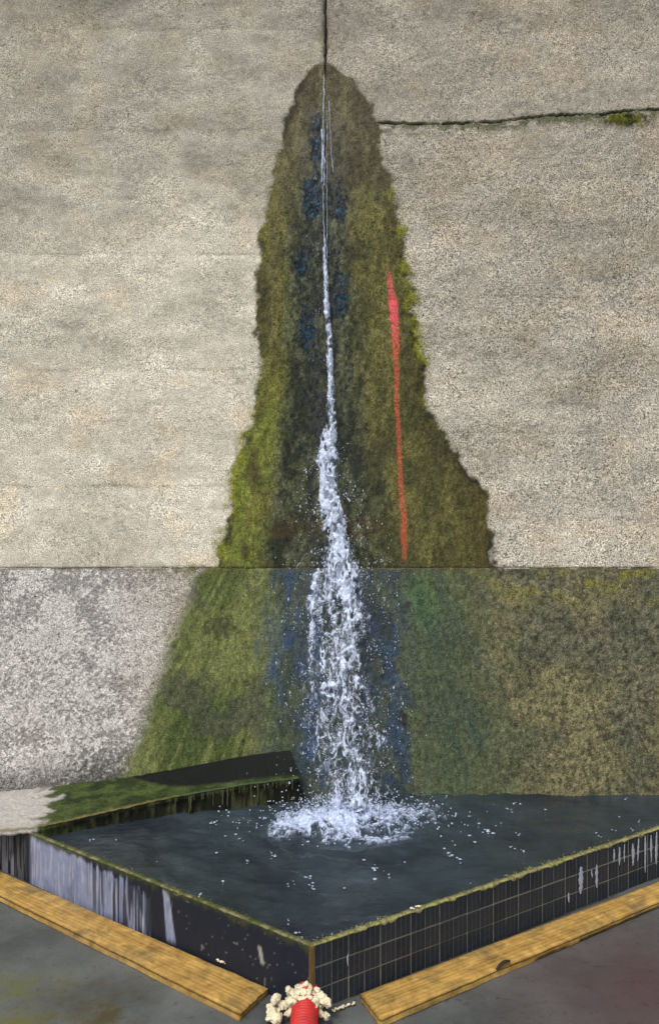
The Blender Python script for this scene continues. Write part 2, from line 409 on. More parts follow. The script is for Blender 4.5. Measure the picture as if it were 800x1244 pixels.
    lo_g = mixc(lo_g, lin(74, 76, 62), sm(.58, .72, fbm(u/34, v/40, 141, 3))*.7)
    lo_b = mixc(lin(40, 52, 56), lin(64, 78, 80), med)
    lo_b = mixc(lo_b, lin(50, 72, 104), sm(.46, .66, fbm(ray/4, v/45, 151, 4))*np.where(u < 412, .8, .45))  # sky's blue sheen on the wet algae, painted into the colour
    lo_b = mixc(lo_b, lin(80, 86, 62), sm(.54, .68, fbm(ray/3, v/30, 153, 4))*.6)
    lo_r = mixc(lin(102, 100, 74), lin(124, 118, 86), sm(.35, .65, fbm(u/40, v/36, 161, 4)))
    lo_r = mixc(lo_r, lin(84, 88, 80), sm(.42, .62, fbm(u/55, v/60, 171, 3)+.2*sm(860, 700, v)-.05)*.5)
    lo_r = mixc(lo_r, lin(58, 60, 46), sm(.50, .66, fbm(u/4.5, v/4.5, 173, 3, .7))*.75)
    lo_r = mixc(lo_r, lin(120, 116, 52), sm(.5, .7, fbm(u/20, v/12, 175, 3))*sm(760, 695, v)*.7)
    cdist = np.abs(u-(412+(v-700)*.03)+(med-.5)*50+(rs-.5)*70)
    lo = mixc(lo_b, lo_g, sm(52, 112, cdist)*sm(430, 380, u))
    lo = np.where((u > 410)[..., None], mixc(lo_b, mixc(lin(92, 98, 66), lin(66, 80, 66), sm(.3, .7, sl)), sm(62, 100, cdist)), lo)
    lo = mixc(lo, lo_r, sm(520, 640, u+(med-.5)*90+(v-700)*-.22))
    lo = mixc(lo, lin(72, 112, 66), np.exp(-((u-512)/22.)**2-((v-728)/34.)**2)*.4*sm(.3,.6,med))
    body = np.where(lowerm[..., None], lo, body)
    body = body*(1+(fine-.5)*1.25+(fbm(u/2., v/2.4, 103, 2)-.5)*.5)[..., None]
    # darkest wet zone beside the jet, black-blue slime tufts
    jet = np.exp(-((u-394)/26.)**2)*sm(110, 200, v)*(1-sm(690, 700, v))
    body = mixc(body, lin(34, 40, 42), jet*sm(.3, .55, fbm(u/8, v/26, 181, 4))*.85)
    for uu, vv, ru, rv in ((378, 242, 13, 26), (372, 400, 11, 28), (412, 250, 10, 22), (414, 360, 10, 30), (384, 170, 7, 40), (366, 320, 10, 20)):
        d = ((u-uu)/ru)**2+((v-vv)/rv)**2
        k = sm(1.4, .3, d+(fine-.5)*2.2)
        body = mixc(body, mixc(lin(20, 30, 36), lin(34, 66, 88), sm(.45, .7, fbm(u/3, v/3.4, 183, 2))), k*.92)
    # brown bands behind the jet just above the lift joint
    k = (sm(627, 631, v)-sm(652, 656, v))*(sm(330, 334, u)-sm(466, 470, u))*(1-sm(.35, .6, med)*.5)
    body = mixc(body, lin(90, 70, 42), k*.32)
    for uu, vv, ru, rv, aa in ((490, 872, 6, 9, .85), (268, 762, 20, 16, .55), (495, 735, 4, 5, .6), (340, 880, 5, 9, .5), (300, 830, 6, 5, .5)):
        body = mixc(body, lin(44, 42, 36), aa*sm(1.3, .3, ((u-uu)/ru)**2+((v-vv)/rv)**2+(fine-.5)*2))
    # water-washed dark line just outside the lime, and inside the outline
    dk = np.exp(-((ej-3)/6.)**2)*(~lowerm)*sm(.4, .6, fbm(u/30, v/60, 191, 3))
    body = mixc(body, lin(44, 42, 30), dk*.85)
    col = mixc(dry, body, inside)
    col = mixc(col, lin(134, 136, 44), fr*frk*.8)
    wet = inside*.12+inside*np.exp(-((u-396)/26.)**2)*.7*sm(.35, .6, fine)*sm(100, 160, v)
    wet = np.where(lowerm, inside*.10+inside*np.exp(-((u-412)/75.)**2)*.7, wet)
    moss = inside*np.where(lowerm, sm(640, 480, u)*sm(40, 90, cdist), sm(180, 380, v)*(.35+.65*sm(.35, .6, med)))+fr*frk
    grain = np.where(inside > .5, .62+.25*sm(560, 680, u), grain)
    # horizontal joints: stain and moss under the right hand crack
    crk = crack_v(u)
    k = np.exp(-((v-crk-1)/2.2)**2)*sm(450, 458, u)*sm(.3, .5, fbm(u/8, v*0, 203, 3))
    col = mixc(col, lin(58, 66, 30), k*.9)
    k = np.exp(-((v-crk-5)/8.)**2)*right*sm(452, 462, u)*sm(.38, .56, fbm(u/12, v/5, 201, 3))
    col = mixc(col, lin(82, 88, 56), k*.8)
    k2 = np.exp(-((u-757)/30.)**2-((v-145)/8.)**2)*sm(.3, .5, fbm(u/6, v/5, 211, 4)+.06)*1.3
    col = mixc(col, mixc(lin(96, 98, 34), lin(40, 44, 18), sm(.45, .6, fbm(u/9, v/5, 213, 3))), np.clip(k2*1.3, 0, 1)); moss = np.maximum(moss, k2)
    k = np.exp(-((v-691)/1.3)**2)*sm(.25, .55, fbm(u/14, v*0, 223, 3))
    col = mixc(col, lin(74, 64, 46), k*.75)
    k = np.exp(-((v-690)/3.)**2)*sm(.4, .65, fbm(u/16, v/9, 221, 3))
    col = mixc(col, lin(88, 84, 60), k*.6)
    k = np.exp(-((v-692)/8.)**2)*sm(150, 240, u)*sm(.38, .6, fbm(u/9, v/7, 231, 3))*(u < 300)
    col = mixc(col, lin(92, 98, 48), k*.8); moss = np.maximum(moss, k*.7)
    # dirt along the open vertical joint at the top
    k = np.exp(-((u-395)/5.)**2)*sm(90, 60, v)*sm(.35, .6, fbm(u/4, v/9, 241, 3))
    col = mixc(col, lin(70, 64, 54), k*.8)
    # sprayed red line
    ru = np.interp(v, [325, 345, 370, 400, 450, 550, 600, 640, 680], [471, 473, 477, 479, 481, 485, 488, 490, 491])+(fbm(u*0, v/25, 251, 2)-.5)*3
    rw = np.interp(v, [325, 345, 370, 400, 450, 560, 625, 650, 682], [1.8, 2.8, 5.2, 4.6, 3.0, 2.6, 3.8, 3.8, 2.5])
    k = sm(1.25, .75, np.abs(u-ru)/rw+(fine-.5)*.9)*sm(322, 340, v)*sm(688, 668, v)
    k = k*np.where(v < 362, .75, 1)*(.62+.38*sm(470, 380, v))*sm(.15, .35, fbm(u/4, v/7, 261, 3))
    rc = mixc(lin(200, 92, 68), lin(226, 92, 100), sm(430, 380, v))
    col = mixc(col, rc, k*.9); moss = moss*(1-k)
    # --- relief
    h = (fbm(u/60, v/50, 301, 4)-.5)*.010+(fbm(u/7, v/7, 311, 3)-.5)*(.0025+.003*right)
    h = h+moss*(fbm(u/7, v/12, 321, 3)-.35)*.012*np.where(lowerm, .4, 1)
    h = h+np.where(lowerm, (fbm(u/5, v/5, 331, 2)-.5)*.004, 0)
    for vv, a, rr_ in ((157, .0022, 0), (308, .003, 0), (448, .0018, 0), (590, .0025, 0), (215, .002, 1), (360, .003, 1), (525, .002, 1)):   # board lifts of the formwork
        vq = vv+(fbm(u/45, v*0, 71, 3)-.5)*5
        side = (right if rr_ else (1-right))*(.15+.85*sm(.38, .62, fbm(u/70+vv, v*0, 337, 3)))
        h = h-side*a*sm(vq-.9, vq+.9, v)*(1-inside)+side*a*.9*sm(vq+8, vq+60, v)*(1-inside)
    col = np.where((inside > .5)[..., None], col*1.16, col)
    return np.clip(col, .003, .9), np.clip(wet, 0, 1), grain, np.clip(moss, 0, 1), h

def crack_v(u):
    return np.interp(u, [390, 455, 540, 600, 680, 740, 770, 800, 1000], [150, 149, 149, 147, 139, 137, 134, 132, 134])+(fbm(u/12, u*0, 341, 3)-.5)*4+(fbm(u/3.5, u*0, 343, 2)-.5)*2.4

# ------------------------------------------------------------------ concrete wall: five cast blocks with open joints between them
ALB = 0.80
wall = empty('concrete_wall', (0, DW, 0))
tag(wall, 'tall weathered grey concrete wall with a wet mossy stain below a leaking vertical joint', 'wall')
XW, ZT = 9.0, 6.5
def axis(a, b, fine_a, fine_b, step, coarse=.12):
    pts = []
    fa, fb = max(a, fine_a), min(b, fine_b)
    if a < fa: pts += list(np.linspace(a, fa, max(2, int((fa-a)/coarse)))[:-1])
    pts += list(np.linspace(fa, fb, max(2, int((fb-fa)/step))))
    if b > fb: pts += list(np.linspace(fb, b, max(2, int((b-fb)/coarse)))[1:])
    return np.array(pts)
def block(x0, x1, zlow, zhigh, proud=0.0):
    """zlow / zhigh are functions of x"""
    xs = axis(x0, x1, -2.0, 2.0, .0062); zl0, zh0 = float(np.mean(zlow(xs))), float(np.mean(zhigh(xs)))
    ts = axis(zl0, zh0, .0, 4.45, .0062)
    ts = (ts-zl0)/(zh0-zl0)
    Xg, Tg = np.meshgrid(xs, ts)
    zl = zlow(Xg); zh = zhigh(Xg); Z = zl+(zh-zl)*Tg
    u = 400+Xg/DW*FPX; v = 622-(Z-CAMZ)/DW*FPX
    col, wet, grain, moss, h = wall_look(u, v)
    # worn arrises: edges bend back into the joint
    de = np.minimum.reduce([Xg-x0, x1-Xg, Z-zl, zh-Z])
    vert = np.minimum(Xg-x0, x1-Xg) <= de+1e-6
    crackz = (np.abs(v-crack_v(u)) < 12) & (u > 396)
    open_ = np.where(vert, sm(105, 70, v), np.where(crackz, sm(452, 475, u)*sm(.30, .55, fbm(u/22, u*0, 345, 3))*.8, .10))
    chip = np.maximum(0, fbm(u/5, v/5, 351, 3)-.40)*.022*open_
    back = -(.0015+.026*open_)*(~(crackz & (u < 455)))*np.clip(1-de/.002, 0, 1)-chip*np.exp(-de/.005)
    Y = DW-proud-h-back
    nr, nc = Xg.shape
    # ragged joint line
    near = (np.abs(Xg-JX) < .03)
    Xr = Xg+np.where(near, (fbm(v/6, u*0, 361, 3)-.5)*.010*np.exp(-de/.01)+np.sign(JX-Xg)*.0042*sm(70, 105, v)*np.exp(-de/.01), 0)
    Z = Z+np.where(crackz, np.sign(crz(Xg)-Z)*.0022*sm(470, 440, u)*np.exp(-de/.01), 0)
    V = np.stack([Xr, Y, Z], -1).reshape(-1, 3)
    return mesh_np('concrete_block', V, grid_faces(nr, nc), M_WALL, wall,
                   dict(Col=(col*ALB).reshape(-1, 3), wet=wet.ravel(), grain=grain.ravel()), origin=(0, DW, 0))
JX = WX(395.5)
jv = lambda x: WZ(690)+(fbm(x*9+5, x*0, 371, 3)-.5)*.008
crz = lambda x: WZ(crack_v(400+x/DW*FPX))
cst = lambda z: (lambda x: np.full_like(x, z))
g2 = .0012
b1 = block(-XW, JX-.0032, lambda x: jv(x)+.0002, cst(ZT)); b1['label'] = 'smooth pale block left of the leaking joint'
b2 = block(JX+.0032, XW, lambda x: crz(x)+g2, cst(ZT)); b2['label'] = 'grey block above the thin horizontal crack'
b3 = block(JX+.0032, XW, lambda x: jv(x)+.0002, lambda x: crz(x)-g2); b3['label'] = 'coarse grained block below the horizontal crack with a sprayed red line'
b4 = block(-XW, JX-.003, cst(-.1), lambda x: jv(x)-.0002, .004); b4['label'] = 'chalky white speckled lower block'
b5 = block(JX+.003, XW, cst(-.1), lambda x: jv(x)-.0002, .006); b5['label'] = 'olive mossy lower block'
# dark core seen in the joints, with real depth
V = np.array([(x, y, z) for y in (.030, .6) for (x, z) in ((-XW, -.1), (XW, -.1), (XW, ZT-.01), (-XW, ZT-.01))], float)
F = [(0, 1, 2, 3), (5, 4, 7, 6), (4, 0, 3, 7), (1, 5, 6, 2), (3, 2, 6, 7), (4, 5, 1, 0)]
mesh_np('wall_core', V, F, M_DARK, wall, smooth=False)

# moss: tens of thousands of short hanging blades on the stained area
def wall_moss():
    n = 150000
    u = RNG.uniform(120, 810, n); v = RNG.uniform(110, 960, n)
    col, wet, grain, moss, h = wall_look(u, v)
    keep = (RNG.random(n) < moss*np.where(v > 690, .22, .6)) & (~((u > 375) & (u < 450) & (v > 560)))
    u, v, col, h, moss = u[keep], v[keep], col[keep], h[keep], moss[keep]; n = len(u)
    X = WX(u); Z = WZ(v); Y = DW-h-.005
    ln = RNG.uniform(.005, .013, n); wd = RNG.uniform(.0012, .0028, n); o = RNG.uniform(.002, .006, n); a = RNG.normal(0, .5, n)
    p0 = np.stack([X-wd, Y+.004, Z], 1); p1 = np.stack([X+wd, Y+.004, Z], 1)
    p2 = np.stack([X+np.sin(a)*ln, Y-o, Z-np.cos(a)*ln*.8+ln*.2], 1)
    V = np.stack([p0, p1, p2], 1).reshape(-1, 3); F = np.arange(3*n).reshape(-1, 3)
    cc = np.repeat(col*ALB*RNG.uniform(.65, 1.35, (n, 1)), 3, 0)
    o = mesh_np('moss', V, F, M_MOSS, wall, dict(Col=cc), origin=(0, DW, 0), smooth=False)
    tag(o, kind='stuff')
wall_moss()

# parent offset: wall empty sits at (0,DW,0); children were given world origins
for ch in wall.children:
    if ch.name.startswith('wall_core'): continue
    ch.location = (0, 0, 0)

# ------------------------------------------------------------------ ground
def ground_material():
    m, t, b = newmat('wet_slate_grey_floor')
    tc = N(t, 'ShaderNodeTexCoord')
    def nz(s, d=5.0, r=.6, off=0):
        mp = N(t, 'ShaderNodeMapping'); mp.inputs['Location'].default_value = (off, off*2, 0); L(t, tc.outputs['Object'], mp.inputs['Vector'])
        n = N(t, 'ShaderNodeTexNoise', Scale=s, Detail=d, Roughness=r); L(t, mp.outputs[0], n.inputs['Vector']); return n.outputs[0]
    def rng(x, a, b_):
        n = N(t, 'ShaderNodeMapRange'); L(t, x, n.inputs[0]); n.inputs[1].default_value = a; n.inputs[2].default_value = b_; return n.outputs[0]
    def patch(x, y, r0, r1):
        vd = N(t, 'ShaderNodeVectorMath', operation='DISTANCE'); L(t, tc.outputs['Object'], vd.inputs[0]); vd.inputs[1].default_value = (x, y, 0)
        return rng(math_n(t, 'ADD', vd.outputs['Value'], math_n(t, 'MULTIPLY', nz(5, 4, .6, 3), .35)), r1+.17, r0+.17)
    base = mixrgb(t, 'MIX', rng(nz(3), .35, .65), (*lin(70, 74, 74)*.8, 1), (*lin(98, 102, 102)*.8, 1))
    base = mixrgb(t, 'MIX', math_n(t, 'MULTIPLY', patch(-1.08, 2.62, .1, .42), rng(nz(9, 5, .6, 7), .38, .6)), base, (*lin(88, 90, 50)*.85, 1))
    base = mixrgb(t, 'MIX', math_n(t, 'MULTIPLY', patch(-.75, 2.66, .05, .25), rng(nz(12, 5, .6, 9), .4, .6)), base, (*lin(66, 60, 36)*.85, 1))
    base = mixrgb(t, 'MIX', math_n(t, 'MULTIPLY', patch(1.12, 2.75, .1, .75), .85), base, (*lin(82, 62, 64)*.75, 1))  # blur of a finger over the lens, painted as a reddish floor tint
    base = mixrgb(t, 'MIX', math_n(t, 'MULTIPLY', rng(nz(40, 3, .6, 5), .60, .68), .4), base, (.012, .013, .012, 1))
    L(t, base, b.inputs['Base Color'])
    r = N(t, 'ShaderNodeMapRange'); L(t, nz(6, 4, .6, 13), r.inputs[0]); r.inputs[3].default_value = .25; r.inputs[4].default_value = .7
    L(t, r.outputs[0], b.inputs['Roughness'])
    bp = N(t, 'ShaderNodeBump', Strength=.4, Distance=.006); L(t, nz(22), bp.inputs['Height']); L(t, bp.outputs[0], b.inputs['Normal'])
    return m
xs = np.concatenate([[-400, -60, -12], np.linspace(-4, 4, 120), [12, 60, 400]])
ys = np.concatenate([[-400, -60, -10], np.linspace(0, DW+.3, 100), [8, 60, 400]])
Xg, Yg = np.meshgrid(xs, ys)
Zg = (fbm(Xg*3, Yg*3, 401, 3)-.5)*.008*(np.abs(Xg) < 4)*(Yg > 0)*(Yg < DW)-.002
g = mesh_np('ground', np.stack([Xg, Yg, Zg], -1), grid_faces(*Xg.shape), ground_material())
tag(g, kind='structure')

# ------------------------------------------------------------------ catch basin
ZR = .22                      # rim height
CO = np.array([-.058, 2.655])       # front corner (outer face)
LC = np.array([-2.075, DW-.005])      # where the left panel meets the wall
RC = np.array([2.26, DW-.005])
TH = .024
basin = empty('catch_basin', (CO[0], CO[1], 0))
tag(basin, 'low dark basin of black panels catching the water at the foot of the wall', 'basin')
B0 = np.array([CO[0], CO[1], 0])
def panel_frame(A, Bp):
    d = (Bp-A); Ln = np.linalg.norm(d); d = d/Ln
    n = np.array([-d[1], d[0]])
    if n[1] > 0: n = -n       # outward = toward camera
    return d, n, Ln
def px_u(x, y): return 400+x/y*FPX

def panel(A, Bp, label, colour_fn, drop=0.0, dz=.005):
    d, n, Ln = panel_frame(A, Bp)
    ss = np.linspace(0, Ln, int(Ln/.006)); hs_ = np.linspace(0, ZR-.004, 38)
    S, H = np.meshgrid(ss, hs_)
    bow = (fbm(S*2, H*4, 411, 2)-.5)*.004
    Xo = A[0]+d[0]*S+n[0]*(bow-drop); Yo = A[1]+d[1]*S+n[1]*(bow-drop)
    Vf = np.stack([Xo, Yo, H], -1).reshape(-1, 3); Ff = grid_faces(*S.shape)
    col = colour_fn(S, H, px_u(Xo, Yo)).reshape(-1, 3)
    # back + edges
    base = len(Vf)
    a = A-n*drop; b_ = Bp-n*drop
    ai, bi = A-n*TH, Bp-n*TH
    top = ZR-.004
    Vb = np.array([(a[0], a[1], 0), (b_[0], b_[1], 0), (b_[0], b_[1], top), (a[0], a[1], top), (ai[0], ai[1], 0), (bi[0], bi[1], 0), (bi[0], bi[1], top), (ai[0], ai[1], top)])
    Fb = np.array([(5, 4, 7, 6), (3, 2, 6, 7), (4, 0, 3, 7), (1, 5, 6, 2)])+base
    V = np.concatenate([Vf, Vb]); F = np.concatenate([Ff, Fb])
    if np.cross(d, n) > 0: F = F[:, ::-1]
    cb = np.tile(lin(60, 58, 40), (8, 1)); cc = np.concatenate([col, cb])
    o = mesh_np('side_panel', V-B0, F, M_PANEL, basin, dict(Col=cc), smooth=False)
    o['label'] = label
    return o, d, n, Ln

def left_col(S, H, u):
    c = np.broadcast_to(lin(34, 38, 48)*.8, S.shape+(3,)).copy()
    hn = 1-H/ZR                       # 0 top .. 1 bottom
    s = S*100
    # dark streaks cutting the lime film, more of them to the right
    st = fbm(s/1.3, hn*.6, 421, 3, .6); st2 = fbm(s/4.5, hn*.5, 431, 3)
    region = sm(34, 40, u)*sm(184, 180, u)
    dens = np.interp(u, [40, 90, 130, 182], [.0, .10, .30, .42])
    drip = sm(.62-dens*.55, .70-dens*.55, st*.75+st2*.25+hn*-.02)
    fromtop = sm(.06+.9*dens*st, .0+.9*dens*st, hn)
    lime = region*(1-np.clip(drip*sm(60, 140, u)*.9+fromtop*.9, 0, 1))
    lime = np.maximum(lime, sm(6.5, 4.5, np.abs(u-204+(hn-.4)*-8)*(1.5-hn*.6))*sm(.02, .1, hn)*sm(.95, .80, hn))
    lc = mixc(lin(104, 111, 140), lin(142, 148, 172), fbm(s/6, hn*3, 441, 4))
    lc = mixc(lc, lin(172, 172, 178), sm(.55, .7, fbm(s/.9, hn*2, 451, 3))*.6)
    c = mixc(c, lc, np.clip(lime, 0, 1)*.88)
    # grey left end
    k = sm(34, 28, u)*(1-sm(.48, .56, fbm(s/.8, hn*.8, 461, 3)))
    c = mixc(c, lin(126, 126, 134), k*.75)
    k = sm(34, 30, u)-sm(20, 17, u)
    c = mixc(c, lin(34, 34, 30), k*.6)
    # splash dots on the bare right half
    dots = sm(.90, .93, fbm(s*.9, H*90, 471, 1))
    c = mixc(c, lin(140, 140, 135), dots*sm(190, 230, u)*.35)
    k = sm(3, 1.5, np.abs(u-316-(hn-.4)*14))*sm(.3, .36, hn)*sm(.62, .55, hn)
    c = mixc(c, lin(160, 158, 148), k*.8)
    # green below the rim
    k = sm(.14, .02, hn+(fbm(s/2, hn*2, 481, 3)-.5)*.2)
    c = mixc(c, lin(58, 62, 34), k*.8)
    return c*.9
pl, dL, nL, LL = panel(CO, LC, 'smooth black panel with pale blue-grey lime streaks', left_col)
def right_col(S, H, u):
    c = np.broadcast_to(lin(146, 144, 128), S.shape+(3,)).copy()
    return c*(.45+.55*fbm(S*40, H*60, 491, 3))[..., None]*.75
pr, dR, nR, LR = panel(CO, RC, 'black panel gridded with small tiles and thin grey lines', right_col, drop=.0035)

# tiles on the right panel, shared mesh
def tile_mesh(wd, ht):
    z = .0018; bv = .0008
    v = [(-wd/2, 0, -ht/2), (wd/2, 0, -ht/2), (wd/2, 0, ht/2), (-wd/2, 0, ht/2),
         (-wd/2+bv, -z, -ht/2+bv), (wd/2-bv, -z, -ht/2+bv), (wd/2-bv, -z, ht/2-bv), (-wd/2+bv, -z, ht/2-bv)]
    f = [(4, 5, 6, 7), (0, 1, 5, 4), (1, 2, 6, 5), (2, 3, 7, 6), (3, 0, 4, 7), (3, 2, 1, 0)]
    me = bpy.data.meshes.new('tile'); me.from_pydata(v, [], f); me.materials.append(M_TILE); me.update(); return me
CW = .066
tm = {}
rows = [(0.003, .0700), (.0735, .1405), (.1460, .214)]
angR = math.atan2(dR[1], dR[0])
k = 0; s = .012
while s+CW < LR:
    major = (k % 2 == 0)
    ga = .0048 if major else .0028
    for r, (z0, z1) in enumerate(rows):
        key = (major, r)
        if key not in tm: tm[key] = tile_mesh(CW-ga, z1-z0)
        o = bpy.data.objects.new('tile', tm[key])
        sc = s+ga+(CW-ga)/2
        p = CO+dR*sc-nR*.0032
        o.location = (p[0]-B0[0]+random.uniform(-.0003, .0003), p[1]-B0[1], (z0+z1)/2+random.uniform(-.0008, .0008))
        o.rotation_euler = (random.uniform(-.006, .006), random.uniform(-.006, .006), angR)
        link(o, pr)
    s += CW; k += 1

# corner post
def box_np(c, sx, sy, sz, rz=0):
    v = np.array([(x, y, z) for z in (0, 1) for (x, y) in ((-.5, -.5), (.5, -.5), (.5, .5), (-.5, .5))])*[sx, sy, sz]
    R = np.array([[cos(rz), -sin(rz), 0], [sin(rz), cos(rz), 0], [0, 0, 1]])
    v = v@R.T+np.asarray(c)
    f = [(0, 3, 2, 1), (4, 5, 6, 7), (0, 1, 5, 4), (1, 2, 6, 5), (2, 3, 7, 6), (3, 0, 4, 7)]
    return v, np.array(f)
v, f = box_np((.0, .006, 0), .016, .016, .215, .4)
post = mesh_np('corner_post', v, f, M_POST, basin, smooth=False); post['label'] = 'thin brown strip closing the corner'
bv = post.modifiers.new('bevel', 'BEVEL'); bv.width = .002

# mossy rims: lumpy strips on the panel tops
def rim(A, d, n, Ln, s0, s1, seed, green, label):
    m = int((s1-s0)/.004); na = 10
    ss = np.linspace(s0, s1, m); th = np.linspace(0, 2*pi, na, endpoint=False)
    S, T = np.meshgrid(ss, th, indexing='ij')
    wob = fbm(S*60, np.cos(T)*1.5+5, seed, 4, .6)
    rw = TH/2-.0005+(wob-.45)*.009; rh = .0045+(wob-.45)*.008
    off = -TH/2+.0005+rw*np.cos(T)
    z = ZR-.004+rh*np.sin(T)
    sag = np.maximum(0, fbm(S*25, S*0, seed+5, 3)-.5)*.07*.5*np.maximum(0, np.cos(T))*(np.sin(T) < .1)
    z = z-sag
    X = A[0]+d[0]*S+n[0]*off; Y = A[1]+d[1]*S+n[1]*off
    V = np.stack([X, Y, z], -1).reshape(-1, 3)-B0
    i = np.arange(m-1)[:, None]*na; j = np.arange(na)[None]
    F = np.stack([i+j, i+(j+1) % na, i+na+(j+1) % na, i+na+j], -1).reshape(-1, 4)
    if np.cross(d, n) > 0: F = F[:, ::-1]
    q = fbm(S*30, T*0+1, seed+9, 4)
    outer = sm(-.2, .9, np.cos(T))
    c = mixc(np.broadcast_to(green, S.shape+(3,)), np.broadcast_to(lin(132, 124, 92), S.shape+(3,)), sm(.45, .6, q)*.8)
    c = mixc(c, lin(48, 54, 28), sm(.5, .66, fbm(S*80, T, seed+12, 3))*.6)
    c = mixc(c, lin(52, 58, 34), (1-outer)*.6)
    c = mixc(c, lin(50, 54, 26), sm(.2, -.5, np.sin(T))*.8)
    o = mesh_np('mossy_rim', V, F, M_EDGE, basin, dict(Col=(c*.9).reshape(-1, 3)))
    o['label'] = label
    # short blades on the rim
    nb = int((s1-s0)*320); s = RNG.uniform(s0, s1, nb); dd = RNG.normal(-TH/2, .010, nb)
    kp = RNG.random(nb) < sm(.35, .6, fbm(s*20, s*0, seed+20, 3)); s = s[kp]; dd = dd[kp]; nb = len(s)
    x = A[0]+d[0]*s+n[0]*dd; y = A[1]+d[1]*s+n[1]*dd; zz = np.full(nb, ZR+.003)
    ln = RNG.uniform(.003, .008, nb); a = RNG.uniform(0, 2*pi, nb)
    p0 = np.stack([x-.0015, y, zz], 1); p1 = np.stack([x+.0015, y, zz], 1); p2 = np.stack([x+np.cos(a)*ln*.7, y+np.sin(a)*ln*.7, zz+ln*RNG.uniform(-.3, .9, nb)], 1)
    V = np.stack([p0, p1, p2], 1).reshape(-1, 3)-B0
    cc = np.repeat(np.array(green)[None]*RNG.uniform(.5, 1.5, (nb, 1)), 3, 0)
    b = mesh_np('rim_moss', V, np.arange(3*nb).reshape(-1, 3), M_MOSS, o, dict(Col=cc), smooth=False); b['kind'] = 'stuff'
rim(CO, dL, nL, LL, .0, LL-.02, 501, lin(84, 90, 44), 'dark green mossy top edge')
rim(CO, dR, nR, LR, .0, LR-.02, 531, lin(150, 148, 92), 'yellow-green mossy top edge')

# lime runs on the right panel, thin raised splashes
def lime_run(uc, hn0, hn1, wpx, seed):
    # find distance along the right panel whose pixel column is uc
    ss = np.linspace(0, LR, 2000); uu = px_u(CO[0]+dR[0]*ss, CO[1]+dR[1]*ss); s0 = float(np.interp(uc, uu, ss))
    y0 = CO[1]+dR[1]*s0; wm = wpx/FPX*y0/2
    m = 14; hs2 = np.linspace(hn0, hn1, m); r = np.random.default_rng(seed)
    wv = wm*np.sin(np.linspace(.15, pi-.1, m))**.6*r.uniform(.55, 1.2, m)
    cx = s0+np.cumsum(r.normal(0, .0006, m))
    V = []
    for i in range(m):
        z = ZR*(1-hs2[i])
        for q, e in ((-1, .0), (-.5, .0012), (.5, .0012), (1, .0)):
            p = CO+dR*(cx[i]+q*wv[i])+nR*(.0014+e); V.append((p[0], p[1], z))
    o = mesh_np('lime_streak', np.array(V)-B0, grid_faces(m, 4, flip=True), M_LIME, pr)
for a in ((705, .22, .72, 9, 1), (724, .28, .72, 6, 2), (690, .62, .8, 4, 3), (752, .1, .45, 4, 4), (758, .08, .42, 3, 5), (768, .12, .55, 6, 6), (775, .06, .5, 4, 7),
          (783, .05, .78, 4, 8), (790, .08, .62, 4, 9), (797, .05, .7, 5, 10), (804, .06, .6, 5, 11), (745, .1, .35, 4, 12), (718, .35, .5, 2.5, 13), (422, .3, .48, 2.5, 14), (812, .06, .7, 6, 15), (822, .06, .5, 5, 16)):
    lime_run(*a)

# ------------------------------------------------------------------ pool water
ZW = .188
SPX, SPY = .115, 3.87        # where the fall lands
st = .009
xs = np.arange(-2.05, 2.25, st); ys = np.arange(2.66, DW+.03, st)
Xg, Yg = np.meshgrid(xs, ys)
R = np.hypot(Xg-SPX, Yg-SPY)
amp = np.exp(-R/.42)
def water_z(X, Y):
    R = np.hypot(X-SPX, Y-SPY)
    return (ZW+.013*np.exp(-R/.55)*np.sin(R*42+fbm(X*6, Y*6, 601, 3)*8)+(fbm(X*9+Y*2, Y*14, 611, 4, .6)-.5)*.034*np.exp(-R/.9)
            +(fbm(X*4, Y*9, 621, 4, .6)-.5)*.014)
Zw = water_z(Xg, Yg)
foamy = np.clip(np.exp(-R/.5)*1.1*fbm(Xg*7, Yg*9, 631, 3), 0, 1)
fa = grid_faces(*Xg.shape)
cx = Xg.ravel()[fa].mean(1); cy = Yg.ravel()[fa].mean(1)
inL = (cx-(CO-nL*TH*.5)[0])*nL[0]+(cy-(CO-nL*TH*.5)[1])*nL[1] < 0
inR = (cx-(CO-nR*TH*.5)[0])*nR[0]+(cy-(CO-nR*TH*.5)[1])*nR[1] < 0
fa = fa[inL & inR]
used = np.unique(fa); remap = -np.ones(Xg.size, int); remap[used] = np.arange(len(used))
V = np.stack([Xg, Yg, Zw], -1).reshape(-1, 3)[used]
water = mesh_np('water', V, remap[fa], M_WATER, None, dict(foamy=foamy.ravel()[used]))
tag(water, kind='structure')

